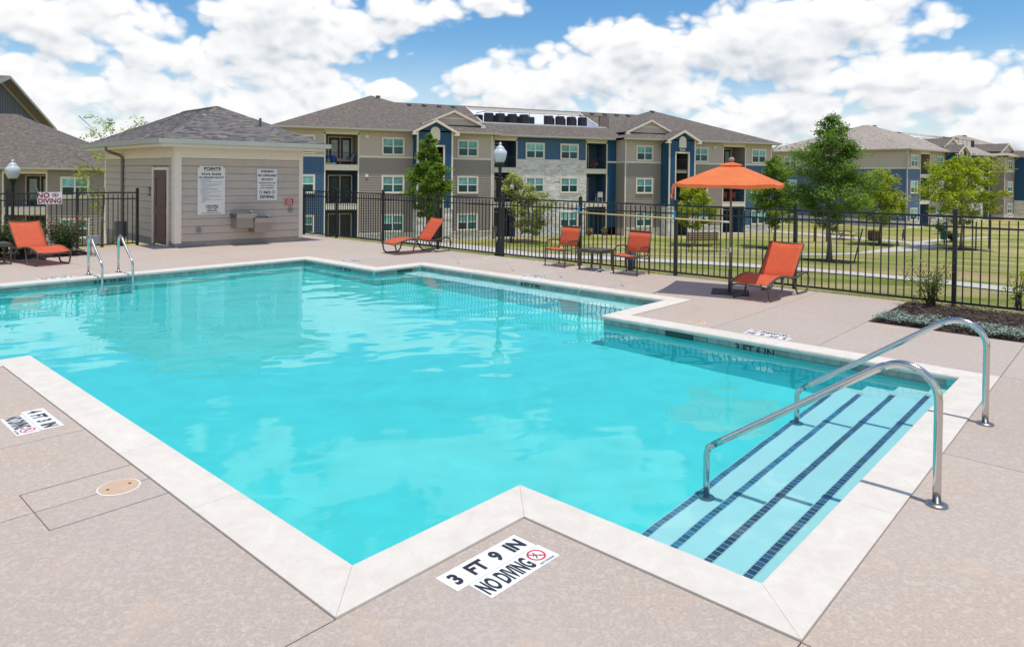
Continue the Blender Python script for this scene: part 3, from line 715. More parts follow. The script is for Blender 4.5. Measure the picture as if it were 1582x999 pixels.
# ------------------------------------------------------------------ windows, doors, siding for the apartment blocks
def winmesh(wd=1.85, ht=1.45):
    f = MB(); t = .10
    f.cm = 0
    for a in ((-wd/2, wd/2, -.07, .0, ht - t, ht), (-wd/2, -wd/2 + t, -.07, .0, t, ht - t), (wd/2 - t, wd/2, -.07, 0, t, ht - t), (-wd/2, wd/2, -.085, 0, 0, t)): f.box(*a)
    f.cm = 1
    i = wd/2 - t; m_ = ht / 2
    for a in ((-i, i, -.055, -.004, ht - t - .05, ht - t), (-i, i, -.055, -.004, t, t + .05), (-i, -i + .05, -.055, -.004, t + .05, ht - t - .05), (i - .05, i, -.055, -.004, t + .05, ht - t - .05),
              (-.05, .05, -.062, -.004, t + .05, ht - t - .05), (-i + .05, -.05, -.05, -.004, m_ - .03, m_ + .03), (.05, i - .05, -.05, -.004, m_ - .03, m_ + .03)): f.box(*a)
    me = f.mesh('window', ['beige_trim', 'white_trim'])
    panes = []
    for x0, x1 in ((-i + .05, -.05), (.05, i - .05)):
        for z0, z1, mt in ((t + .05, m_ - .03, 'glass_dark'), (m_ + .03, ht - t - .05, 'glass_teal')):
            for k in (.1, .45, .9):
                q = MB(); q.cs = k
                if mt == 'glass_teal': q.box(x0, x1, -.030, -.010, z0, z1)
                else: q.box(x0, x1, -.022, -.008, z0, z1)
                panes.append((x0, z0, k, q.mesh('pane', mt)))
    return me, panes
WIN = winmesh()
def add_window(parent, x, y, z, rz=0):
    o = link('window', WIN[0], parent, (x, y, z), rz); seen = {}
    for x0, z0, k, me in WIN[1]: seen.setdefault((x0, z0), []).append(me)
    for k, l in seen.items(): link('pane', R.choice(l), o)
    return o
def lap(mb, x0, x1, y, z0, z1, ex=.2, th=.04):
    z = z0
    while z < z1 - .01:
        zt = min(z + ex, z1); mb.cs = R.uniform(.42, .58)
        mb.poly([(x0, y - th, z), (x1, y - th, z), (x1, y - .004, zt), (x0, y - .004, zt)]); mb.poly([(x0, y, z), (x1, y, z), (x1, y - th, z), (x0, y - th, z)]); z = zt
    mb.poly([(x0, y, z0), (x0, y - th, z0), (x0, y - .004, z1), (x0, y, z1)])
def batten(mb, x0, x1, y, z0, z1, sp=.3):
    mb.poly([(x0, y, z0), (x1, y, z0), (x1, y, z1), (x0, y, z1)])
    k = max(1, round((x1 - x0) / sp))
    for i in range(k + 1):
        x = x0 + (x1 - x0) * i / k; mb.box(max(x - .022, x0), min(x + .022, x1), y - .018, y, z0, z1)
def slope_poly(mb, pts, o, ud, s_up):
    """roof polygon with UV in metres: o origin, ud eave direction (2D), s_up slope factor"""
    uv = []
    for p in pts:
        dx, dy = p[0] - o[0], p[1] - o[1]; a = dx * ud[0] + dy * ud[1]; b_ = (-dx * ud[1] + dy * ud[0]); uv.append((a, b_ * s_up))
    mb.poly(pts, uv)
def stones(mb, x0, x1, y, z0, z1, holes=(), proud=(.01, .05)):
    z = z0
    while z < z1 - .04:
        h = min(R.choice((.13, .17, .2, .24)), z1 - z); x = x0
        if z1 - z - h < .05: h = z1 - z
        while x < x1 - .03:
            l = min(R.uniform(.22, .75), x1 - x)
            if x1 - x - l < .1: l = x1 - x
            xa, xb, za, zb = x + .008, x + l - .008, z + .008, z + h - .008
            skip = any(xa > h_[0] - .02 and xb < h_[1] + .02 and za > h_[2] - .02 and zb < h_[3] + .02 for h_ in holes)
            if not skip:
                d_ = y - R.uniform(*proud); r = R.random(); mb.cs = .97 + .03 * R.random() if r > .94 else R.uniform(.05, .88)
                j = lambda: R.uniform(-.008, .008)
                mb.hexa([(xa + j(), d_, za + j()), (xb + j(), d_, za + j()), (xb, y, za), (xa, y, za), (xa + j(), d_, zb + j()), (xb + j(), d_, zb + j()), (xb, y, zb), (xa, y, zb)])
            x += l
        z += h
def railing(parent, x0, x1, y, z, h=.95, sp=.11):
    q = MB(); q.box(x0, x1, y - .02, y + .02, z + h - .04, z + h); q.box(x0, x1, y - .012, y + .012, z + .06, z + .09)
    k = int((x1 - x0) / sp)
    for i in range(1, k): x = x0 + (x1 - x0) * i / k; q.box(x - .006, x + .006, y - .006, y + .006, z + .09, z + h - .04)
    return q.build('railing', 'dark_metal', parent, kind='stuff')
def door_pair(parent, x, y, z, lit):
    q = MB(); q.box(x - .95, x - .87, y - .06, y, z, z + 2.15); q.box(x + .87, x + .95, y - .06, y, z, z + 2.15); q.box(x - .95, x + .95, y - .06, y, z + 2.15, z + 2.23); q.box(x - .03, x + .03, y - .055, y, z, z + 2.15)
    q.build('door_frame', 'beige_trim', parent)
    for s_ in (-1, 1):
        d_ = MB(); xc = x + s_ * .45; d_.box(xc - .41, xc + .41, y - .04, y, z + .02, z + 2.13); dd = d_.build('door', 'dark_door', parent)
        g_ = MB(); g_.box(xc - .24, xc + .24, y - .052, y - .041, z + .35, z + 1.95); g_.build('door_glass', 'door_glass' if lit else 'glass_dark', dd)
FLO = [(-.52, 'b1'), ]
def balcony(b, x0, x1, yf, floors, wallmats, ztop, depth=1.8, door_side=0, items=True):
    """recessed balcony column: side walls, back wall, slabs, doors, railings"""
    for k, (zf, zc) in enumerate(floors):
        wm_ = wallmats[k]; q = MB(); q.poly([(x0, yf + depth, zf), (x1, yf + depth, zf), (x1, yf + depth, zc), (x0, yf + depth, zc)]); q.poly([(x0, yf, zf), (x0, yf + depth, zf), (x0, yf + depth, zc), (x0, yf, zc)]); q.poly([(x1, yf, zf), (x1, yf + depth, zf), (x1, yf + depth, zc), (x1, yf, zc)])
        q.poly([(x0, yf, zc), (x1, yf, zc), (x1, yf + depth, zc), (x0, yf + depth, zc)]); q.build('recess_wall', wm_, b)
        q = MB(); zb = zf - (.45 if k else .12); q.box(x0, x1, yf - .03, yf + depth, zb, zf - .03); q.build('balcony_slab', 'beige_trim', b)
        q = MB(); q.box(x0 + .001, x1 - .001, yf - .05, yf + depth, zf - .03, zf); q.build('balcony_floor', 'roof_white', b)
        if x1 - x0 > 2.3: door_pair(b, (x0 + x1) / 2 + .15, yf + depth, zf, k == 2)
        else:
            door_pair_single(b, x0 + .62, yf + depth, zf, k >= 1)
        if k: railing(b, x0 + .05, x1 - .05, yf + .04, zf)
    q = MB(); q.box(x0 - .10, x0, yf - .045, yf + .05, floors[0][0], ztop); q.box(x1, x1 + .10, yf - .045, yf + .05, floors[0][0], ztop); q.box(x0, x1, yf - .045, yf + .05, ztop - .0, ztop + .14); q.build('balcony_trim', 'beige_trim', b)
def door_pair_single(parent, x, y, z, lit):
    q = MB(); q.box(x - .55, x - .47, y - .06, y, z, z + 2.12); q.box(x + .47, x + .55, y - .06, y, z, z + 2.12); q.box(x - .55, x + .55, y - .06, y, z + 2.12, z + 2.2); q.build('door_frame', 'beige_trim', parent)
    d_ = MB(); d_.box(x - .47, x + .47, y - .04, y, z + .02, z + 2.12); dd = d_.build('door', 'dark_door', parent)
    g_ = MB(); g_.box(x - .27, x + .27, y - .052, y - .041, z + .35, z + 1.95); g_.build('door_glass', 'door_glass' if lit else 'glass_dark', dd)
    f = MB(); 
    for a in ((x + .95, x + 1.45),):
        f.box(a[0], a[1], y - .03, y, z + .1, z + 2.1); f.build('shutter_panel', 'recess_blue', parent)
def gable(b, xc, hw, y, zb, slope, depth, wallm, ov=.35, ovx=.45, fas=.2, name='gable_roof', crossbar=False):
    """small front gable: two shingled planes, raking fascia, triangular wall"""
    zp = zb + slope * hw
    q = MB(); xe = hw + ovx; ze = zb - slope * ovx; zt = zp
    for s_ in (-1, 1):
        slope_poly(q, [(xc, y - ov, zt + .02), (xc, y + depth, zt + .02), (xc + s_ * xe, y + depth, ze + .02), (xc + s_ * xe, y - ov, ze + .02)], (xc, y), (0, 1), 1.1)
    r = q.build(name, 'shingle', b)
    q = MB()
    for s_ in (-1, 1):
        a = (xc, zt); c = (xc + s_ * xe, ze)
        q.hexa([(a[0], y - ov - .03, a[1] - fas), (c[0], y - ov - .03, c[1] - fas), (c[0], y - ov + .02, c[1] - fas), (a[0], y - ov + .02, a[1] - fas), (a[0], y - ov - .03, a[1] + .015), (c[0], y - ov - .03, c[1] + .015), (c[0], y - ov + .02, c[1] + .015), (a[0], y - ov + .02, a[1] + .015)])
        # soffit
        q.poly([(a[0], y - ov + .02, a[1] - fas + .04), (c[0], y - ov + .02, c[1] - fas + .04), (c[0], y, c[1] - fas + .04), (a[0], y, a[1] - fas + .04)])
        q.box(xc + s_ * (xe - .42), xc + s_ * xe, y - ov - .028, y + .02, ze - fas - .04, ze - fas + .1)
    q.build('gable_trim', 'beige_trim', b)
    q = MB(); q.poly([(xc - hw - .02, y, zb - .1), (xc + hw + .02, y, zb - .1), (xc + hw + .02, y, zb), (xc, y, zp), (xc - hw - .02, y, zb)]); q.build('gable_wall', wallm, b)
    if crossbar:
        q = MB(); q.box(xc - hw * .55, xc + hw * .55, y - .03, y, zb + slope * hw * .36, zb + slope * hw * .46); q.build('gable_trim', 'beige_trim', b)
def arch_vent(b, xc, y, z0, w_=.8, h=1.1):
    q = MB(); P = [(xc - w_/2, z0), (xc + w_/2, z0)]
    for k in range(9): a = math.pi * k / 8; P.append((xc + w_/2 * math.cos(a), z0 + h - w_/2 + w_/2 * math.sin(a)))
    q.poly([(x, y - .05, z) for x, z in P])
    for i in range(len(P)): a, c = P[i], P[(i + 1) % len(P)]; q.poly([(a[0], y - .05, a[1]), (c[0], y - .05, c[1]), (c[0], y, c[1]), (a[0], y, a[1])])
    q.build('arched_vent', 'beige_trim', b)
def hipo(b, x0, x1, y0, y1, z, sl, name='roof'):
    """hip roof over a rectangle"""
    hx, hy = (x1 - x0) / 2, (y1 - y0) / 2; h = min(hx, hy); q = MB(); k = math.sqrt(1 + sl * sl)
    if hy <= hx: r0, r1 = (x0 + h, y0 + h), (x1 - h, y0 + h)
    else: r0, r1 = (x0 + h, y0 + h), (x0 + h, y1 - h)
    zr = z + sl * h
    if hy <= hx:
        slope_poly(q, [(x0, y0, z), (x1, y0, z), (*r1, zr), (*r0, zr)], (x0, y0), (1, 0), k); slope_poly(q, [(x1, y1, z), (x0, y1, z), (*r0, zr), (*r1, zr)], (x1, y1), (-1, 0), k)
        slope_poly(q, [(x1, y0, z), (x1, y1, z), (*r1, zr)], (x1, y0), (0, 1), k); slope_poly(q, [(x0, y1, z), (x0, y0, z), (*r0, zr)], (x0, y1), (0, -1), k)
    else:
        slope_poly(q, [(x0, y0, z), (x1, y0, z), (*r0, zr)], (x0, y0), (1, 0), k); slope_poly(q, [(x1, y1, z), (x0, y1, z), (*r1, zr)], (x1, y1), (-1, 0), k)
        slope_poly(q, [(x1, y0, z), (x1, y1, z), (*r1, zr), (*r0, zr)], (x1, y0), (0, 1), k); slope_poly(q, [(x0, y1, z), (x0, y0, z), (*r0, zr), (*r1, zr)], (x0, y1), (0, -1), k)
    return q.build(name, RM[0], b)
RM = ['shingle']
def apartment(name, label, loc, rz, full=True, lapblue='blue_siding', seed=1):
    R.seed(seed); RM[0] = 'shingle' if full else 'shingle_lit'
    b = thing(name, label, 'building', loc, rz)
    D = 17.6; ZE = 5.45; BZ = -3.38
    # --- body and end walls
    q = MB(); lap(q, 0, D, 0, -2.57, 3.35); q2 = MB(); batten(q2, 0, D, 0, 3.52, ZE, .3)
    def side(qm, xf, flip):
        v = []
        for (x, y, z) in qm.v: v.append((xf + (y if not flip else -y), x if flip is None else x, z))
        qm.v = v
    side(q, -8.5, False); q.build('end_wall', lapblue, b); side(q2, -8.5, False); q2.build('end_wall', 'tan_siding', b)
    q = MB(); q.box(-8.54, -8.5, 0, D, 3.35, 3.52); q.box(-8.55, -8.42, -.05, .08, BZ, ZE); q.build('wall_trim', 'beige_trim', b)
    q = MB(); q.poly([(38.5, 0, -3.5), (38.5, D, -3.5), (38.5, D, ZE), (38.5, 0, ZE)]); q.poly([(38.5, D, -3.5), (-8.5, D, -3.5), (-8.5, D, ZE), (38.5, D, ZE)]); q.build('rear_wall', 'tan_siding', b)
    for zz in (-2.5, .55, 3.58): add_window(b, -8.533, 14.2, zz, -math.pi / 2)
    q = MB(); q.cs = .5; stones(q, 0, D, 0, -3.5, -2.6); q.v = [(-8.5 + y, x, z) for x, y, z in q.v]; q.build('stone_base', 'limestone', b, kind='stuff')
    q = MB(); q.box(-8.6, -8.5, 0, D, -2.62, -2.55); q.build('stone_cap', 'sign_white', b)
    def seg(x0, x1, y, top, low, win=None, base=True, topm='tan_siding'):
        q = MB(); batten(q, x0, x1, y, 3.52, ZE, .3) if topm != 'tan_siding' else batten(q, x0, x1, y, 3.52, ZE, .2); q.build('upper_wall', topm, b)
        q = MB(); lap(q, x0, x1, y, -2.57, 3.35); q.build('lower_wall', low, b)
        q = MB(); q.box(x0, x1, y - .045, y, 3.35, 3.52); q.build('band_trim', 'beige_trim', b)
        q = MB(); q.poly([(x0, y, -3.6), (x1, y, -3.6), (x1, y, -2.57), (x0, y, -2.57)]); q.build('mortar', 'mortar', b)
        q = MB(); stones(q, x0, x1, y, -3.5, -2.6); q.build('stone_base', 'limestone', b, kind='stuff')
        q = MB(); q.box(x0, x1, y - .09, y, -2.62, -2.55); q.build('stone_cap', 'sign_white', b)
        if win is not None:
            for zz in (-2.52, .55, 3.56): add_window(b, win, y - (.032 if zz < 3 else .018), zz)
    FL = [(-3.3, -.66), (-.24, 2.34), (2.79, 5.12)]
    seg(-8.5, -5.24, 0, 0, lapblue, -6.83); seg(-2.59, 1.68, 0, 0, 'taupe_siding', .08); seg(4.6, 8.45, 0, 0, 'taupe_siding', 6.32)
    seg(21.4, 25.3, 0, 0, 'taupe_siding', 23.5); seg(28.2, 32.42, 0, 0, 'taupe_siding', 29.75); seg(35.25, 38.5, 0, 0, lapblue, 36.83)
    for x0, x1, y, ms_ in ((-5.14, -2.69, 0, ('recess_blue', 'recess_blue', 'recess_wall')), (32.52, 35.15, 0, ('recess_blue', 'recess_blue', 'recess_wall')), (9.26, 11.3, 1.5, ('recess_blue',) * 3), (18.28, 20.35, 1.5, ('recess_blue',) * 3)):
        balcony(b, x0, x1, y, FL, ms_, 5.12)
        q = MB(); q.box(x0 - .1, x1 + .1, y, y + .05, 5.26, ZE); q.build('upper_wall', 'beige_trim', b)
    # corner boards
    q = MB(); 
    for x in (8.38, 21.4): q.box(x, x + .13, -.05, .08, BZ, ZE)
    q.box(38.38, 38.52, -.05, .08, BZ, ZE); q.box(8.9, 9.16, 1.46, 1.52, BZ, ZE); q.build('corner_trim', 'beige_trim', b)
    # centre: stone below, blue boards above
    x0, x1, y = 11.4, 18.18, 1.5
    q = MB(); batten(q, x0, x1, y, 3.5, ZE, .3); q.build('upper_wall', 'blue_siding', b)
    q = MB(); q.poly([(x0, y, -3.6), (x1, y, -3.6), (x1, y, 3.5), (x0, y, 3.5)]); q.build('mortar', 'mortar', b)
    holes = [(xc - .9, xc + .9, zz, zz + 1.4) for xc in (13.1, 16.5) for zz in (-2.52, .55)]
    q = MB(); stones(q, x0, x1, y, -3.5, 3.46, holes); q.build('stone_wall', 'limestone', b, kind='stuff')
    q = MB(); q.box(x0, x1, y - .075, y, 3.46, 3.54); q.build('stone_cap', 'sign_white', b)
    for xc in (13.1, 16.5):
        for zz in (-2.52, .55, 3.56): add_window(b, xc, y - (.035 if zz < 3 else .018), zz)
    q = MB(); q.poly([(8.5, 1.5, -3.5), (9.16, 1.5, -3.5), (9.16, 1.5, ZE), (8.5, 1.5, ZE)]); q.poly([(8.48, 0, -3.5), (8.48, 1.5, -3.5), (8.48, 1.5, ZE), (8.48, 0, ZE)]); q.build('return_wall', 'tan_siding', b)
    q = MB(); batten(q, 20.45, 21.4, 1.5, 3.52, ZE, .3); lap(q, 20.45, 21.4, 1.5, -2.57, 3.35); q.build('return_wall', 'dark_blue_siding' if full else lapblue, b)
    q = MB(); q.box(20.45, 21.4, 1.455, 1.5, 3.35, 3.52); q.box(21.355, 21.4, .02, 1.45, 3.35, 3.52); q.build('band_trim', 'beige_trim', b)
    q = MB(); lap(q, 0, 1.5, 0, -2.57, 3.35); q.v = [(21.4 + y_, x_, z_) for x_, y_, z_ in q.v]; q.build('return_wall', 'taupe_siding', b)
    q = MB(); q.poly([(21.4, 0, 3.52), (21.4, 1.5, 3.52), (21.4, 1.5, ZE), (21.4, 0, ZE)]); q.poly([(21.4, 0, -3.5), (21.4, 1.5, -3.5), (21.4, 1.5, -2.57), (21.4, 0, -2.57)]); q.build('return_wall', 'tan_siding', b)
    # entry towers
    for xa, xb, num in ((1.68, 4.6, '8507'), (25.3, 28.2, '8506')):
        y = -1.3; xc = (xa + xb) / 2; ow = .68
        q = MB(); batten(q, xa, xc - ow - .12, y, -.6, ZE, .28); batten(q, xc + ow + .12, xb, y, -.6, ZE, .28); batten(q, xc - ow - .12, xc + ow + .12, y, 4.42, ZE, .28)
        q.poly([(xa, y, -.6), (xa, 0, -.6), (xa, 0, ZE), (xa, y, ZE)]); q.poly([(xb, y, -.6), (xb, 0, -.6), (xb, 0, ZE), (xb, y, ZE)])
        for k in range(1, 5): yy = y + 1.3 * k / 5; q.box(xa - .018, xa, yy - .02, yy + .02, -.6, ZE)
        q.build('tower_wall', 'dark_blue_siding', b)
        q = MB(); q.poly([(xa, y, -3.6), (xa, 0, -3.6), (xa, 0, -.6), (xa, y, -.6)]); q.poly([(xb, y, -3.6), (xb, 0, -3.6), (xb, 0, -.6), (xb, y, -.6)]); q.box(xa, xc - ow - .12, y, y + .3, -3.6, -.6); q.box(xc + ow + .12, xb, y, y + .3, -3.6, -.6); q.build('mortar', 'mortar', b)
        q = MB(); stones(q, xa, xc - ow - .12, y, -3.5, -.66); stones(q, xc + ow + .12, xb, y, -3.5, -.66); o_ = len(q.v); stones(q, 0, 1.3, 0, -3.5, -.66)
        q.v[o_:] = [(xa + y_, y + x_, z_) for x_, y_, z_ in q.v[o_:]]; q.build('stone_base', 'limestone', b, kind='stuff')
        q = MB(); q.box(xa - .08, xc - ow - .12, y - .08, y + .1, -.66, -.58); q.box(xc + ow + .12, xb + .08, y - .08, y + .1, -.66, -.58); q.build('stone_cap', 'sign_white', b)
        q = MB(); q.box(xa - .03, xa + .11, y - .04, y + .02, -.58, ZE + .1); q.box(xb - .11, xb + .03, y - .04, y + .02, -.58, ZE + .1); q.box(xc - ow - .12, xc - ow, y - .05, y + .1, -3.4, 4.3); q.box(xc + ow, xc + ow + .12, y - .05, y + .1, -3.4, 4.3); q.box(xc - ow - .12, xc + ow + .12, y - .05, y + .1, 4.3, 4.44); q.build('opening_trim', 'beige_trim', b)
        # dark stair hall behind the opening
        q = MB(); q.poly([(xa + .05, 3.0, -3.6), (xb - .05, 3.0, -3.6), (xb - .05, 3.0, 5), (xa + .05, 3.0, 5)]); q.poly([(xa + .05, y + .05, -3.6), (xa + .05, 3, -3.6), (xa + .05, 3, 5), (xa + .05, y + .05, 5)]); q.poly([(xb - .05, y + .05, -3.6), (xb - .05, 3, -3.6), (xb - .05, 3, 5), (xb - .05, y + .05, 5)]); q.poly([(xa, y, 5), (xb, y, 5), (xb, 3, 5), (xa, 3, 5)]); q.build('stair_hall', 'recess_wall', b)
        q = MB()
        for zf in (-.24, 2.79): q.box(xa + .06, xb - .06, y + .15, 3, zf - .3, zf)
        q.build('landing', 'taupe_siding', b)
        for zf in (-.24, 2.79): railing(b, xc - ow, xc + ow, y + .12, zf)
        arch_vent(b, xc, y - .018, 4.82, .78, 1.05)
        gable(b, xc, (xb - xa) / 2, y, ZE + .22, .52, 5.5, 'dark_blue_siding', fas=.2)
        q = MB(); add_text(q, num, .30, lambda x_, y_, xc=xc: (xc + x_, y - .03, 4.62 + y_), .02); q.build('house_number', 'beige_trim', b)
    # --- roofs
    ZG, SL = 5.62, .39
    hipo(b, -9.1, 9.05, -.6, D + .6, ZG, SL); hipo(b, 20.95, 39.1, -.6, D + .6, ZG, SL)
    q = MB(); k = math.sqrt(1 + SL * SL); u0, u1 = 1.0, 29.0; zr = ZG + SL * 7.9; wv0, wv1 = 3.8, 8.35; za, zb_ = ZG + SL * (wv0 - .9), ZG + SL * (wv1 - .9)
    slope_poly(q, [(u0, .9, ZG), (u1, .9, ZG), (u1, wv0, za), (u0, wv0, za)], (u0, .9), (1, 0), k)
    slope_poly(q, [(u0, wv0, za), (9.0, wv0, za), (9.0, wv1, zb_), (u0, wv1, zb_)], (u0, .9), (1, 0), k)
    slope_poly(q, [(21.1, wv0, za), (u1, wv0, za), (u1, wv1, zb_), (21.1, wv1, zb_)], (u0, .9), (1, 0), k)
    slope_poly(q, [(u0, wv1, zb_), (u1, wv1, zb_), (u1, 8.8, zr), (u0, 8.8, zr)], (u0, .9), (1, 0), k)
    slope_poly(q, [(u1, 16.7, ZG), (u0, 16.7, ZG), (u0, 8.8, zr), (u1, 8.8, zr)], (u1, 16.7), (-1, 0), k)
    q.build('roof', RM[0], b)
    zf = za - .05
    q = MB(); q.poly([(9, wv0, zf), (21.1, wv0, zf), (21.1, 6.9, zf), (9, 6.9, zf)]); q.poly([(9, 6.9, zf), (21.1, 6.9, zf), (21.1, wv1, zb_ - .15), (9, wv1, zb_ - .15)])
    q.poly([(21.1, wv0, zf), (21.1, wv1, zf), (21.1, wv1, zb_), (21.1, wv0, za)]); q.poly([(9, wv0, zf), (9, wv1, zf), (9, wv1, zb_), (9, wv0, za)]); q.box(8.4, 21.6, wv0 - .06, wv0 + .1, za - .05, za + .09); q.build('roof_well', 'roof_white', b)
    q = MB(); q.box(9, 21.1, wv1 - .06, wv1, zb_ - .22, zb_ + .02)
    for x in (9.0, 21.1): q.hexa([(x - .05, wv0, za - .0), (x + .05, wv0, za - .0), (x + .05, wv1, zb_), (x - .05, wv1, zb_), (x - .05, wv0, za + .06), (x + .05, wv0, za + .06), (x + .05, wv1, zb_ + .05), (x - .05, wv1, zb_ + .05)])
    q.build('well_trim', 'beige_trim', b)
    q = MB()
    for i in range(9): x = 9.3 + i * 1.46; q.box(x - .02, x + .02, 4.0, 4.04, zf, zf + 1.15)
    q.box(9.3, 21.0, 4.0, 4.04, zf + 1.1, zf + 1.15); q.box(9.3, 9.34, 4.0, 6.6, zf + 1.1, zf + 1.15); q.build('well_railing', 'rail_brown', b)
    q = MB(); q.box(20.9, 22.0, 3.95, 4.0, zf + 1.1, zf + 1.15)
    for i in range(12): q.box(20.9 + i * .1, 20.925 + i * .1, 3.96, 3.99, zf, zf + 1.1)
    q.build('well_screen', 'rail_brown', b)
    for xc in (5.3, 24.6): gable(b, xc, 2.5, .75, 6.32, .44, 4.5, 'tan_siding', ov=.25, ovx=.25, fas=.17, name='dormer_roof', crossbar=True)
    vm = MB(); vm.hexa([(-.17, -.2, -.08), (.17, -.2, -.08), (.17, .2, .05), (-.17, .2, .05), (-.17, -.2, .06), (.17, -.2, .06), (.17, .2, .16), (-.17, .2, .16)]); VM = vm.mesh('roof_vent', 'vent_metal')
    for x in (3.38, 4.79, 6.22, 7.57, 22.4, 23.9, 25.3, 26.7): link('roof_vent', VM, b, (x, 8.0, ZG + SL * 7.1 + .06))
    for x in (.5, 29.6): link('roof_vent', VM, b, (x, 7.9, ZG + SL * 8.5 + .06))
    # fascia, gutter, soffit
    q = MB(); q2 = MB(); q3 = MB()
    for (x0, x1, y) in ((-9.1, 1.45, -.6), (4.83, 9.05, -.6), (20.95, 25.05, -.6), (28.45, 39.1, -.6), (9.05, 20.95, .9)):
        q.box(x0, x1, y - .1, y + .01, ZG - .14, ZG - .01); q2.box(x0, x1, y + .01, y + .06, ZG - .19, ZG - .02); q2.poly([(x0, y + .05, ZG - .17), (x1, y + .05, ZG - .17), (x1, y + .65, ZG - .17), (x0, y + .65, ZG - .17)]); q3.box(x0 + .4, x1 - .3, y + .53, y + .6, ZE - .2, ZE + .02) if y < 0 else None
    q.box(-9.2, -9.1, -.7, D + .7, ZG - .14, ZG - .01); q2.box(-9.1, -9.05, -.6, D + .6, ZG - .19, ZG - .02); q2.poly([(-9.1, -.6, ZG - .17), (-8.5, -.6, ZG - .17), (-8.5, D, ZG - .17), (-9.1, D, ZG - .17)])
    q.box(39.1, 39.2, -.7, D + .7, ZG - .14, ZG - .01); q2.poly([(39.1, -.6, ZG - .17), (38.5, -.6, ZG - .17), (38.5, D, ZG - .17), (39.1, D, ZG - .17)])
    q.build('gutter', 'gutter', b); q2.build('soffit', 'soffit', b)
    q = MB()
    q.tube([(-8.75, -.55, ZG - .15), (-8.75, -.35, ZG - .5), (-8.75, -.08, ZG - .7), (-8.75, -.08, -3.2)], .045, 6)
    q.tube([(38.95, -.6, ZG - .12), (38.75, -.3, ZG - .4), (38.6, -.08, ZG - .55), (38.6, -.08, -3.3)], .045, 6); q.build('downspout', 'downspout_dark', b)
    q = MB(); 
    for xd in (1.55, 4.75, 25.15, 28.35): q.tube([(xd, -.6, ZG - .15), (xd, -.35, ZG - .35), (xd, -.07, ZG - .5), (xd, -.07, 4.9)], .05, 6)
    q.build('downspout', 'gutter', b)
    q = MB()
    for x, z in ((-2.0, 5.0), (-2.0, 1.95), (31.4, 5.0), (31.4, 1.95)): q.v += []; q.box(x - .12, x + .12, -.1, -.01, z - .12, z + .12)
    q.build('wall_fixture', 'sign_white', b)
    return b, zf
TH = math.atan2(1, 2.394)
bmain, ZWELL = apartment('apartment_building', 'long three-storey tan and blue apartment building with a limestone centre', (-9.52, 55.4, 0), TH, True, 'blue_siding', 3)
BR_ = math.atan2(18, 23.5)
cB = Vector((46.06, 80.0)) + Vector((math.cos(BR_), math.sin(BR_))) * (-2.0 + 8.5)
apartment('apartment_building', 'farther tan and dusky blue apartment building at the right edge, half behind the trees', (cB.x, cB.y, 0), BR_, False, 'dusk_blue_siding', 4)
# air conditioners in the roof well of the main building
def loc_of(x, y, z, o=Vector((-9.52, 55.4)), th=TH): return (o.x + x * math.cos(th) - y * math.sin(th), o.y + x * math.sin(th) + y * math.cos(th), z)
def ac_unit():
    t = thing('air_conditioner', 'x', 'air conditioner', (0, 0, 0), TH, 'air conditioners in the roof well')
    q = MB(); q.lathe([(.44, .05), (.45, .1), (.45, .95), (.42, 1.0)], seg=14); q.build('housing', 'ac_dark', t)
    q = MB(); q.lathe([(.40, 1.001), (.40, 1.03), (.12, 1.05)], seg=12); q.build('fan_guard', 'vent_metal', t)
    q = MB(); q.box(-.42, .42, -.42, .42, 0, .05); q.build('pad', 'rail_brown', t); return t
ac0 = None
ordn = ['leftmost', 'second from the left', 'third from the left', 'fourth from the left', 'fifth from the left', 'sixth from the left', 'seventh from the left', 'rightmost']
def place_ac(x, y, lab, sc=1.0):
    global ac0
    p = loc_of(x, y, ZWELL)
    if ac0 is None: ac0 = ac_unit(); ac0.location = p; ac0['label'] = lab; o = ac0
    else: o = dup(ac0, p, TH, lab)
    o.scale = (sc, sc, sc)
for i, x in enumerate((9.9, 11.0, 12.2, 13.4, 15.9, 17.1, 18.3, 19.5)): place_ac(x, 4.65, 'air conditioner in the front row of the roof well, ' + ordn[i])
for i, x in enumerate((9.3, 10.6, 11.8, 13.0, 14.5, 16.6, 17.8, 19.0)): place_ac(x, 5.7, 'air conditioner in the rear row of the roof well, ' + ordn[i], .9)
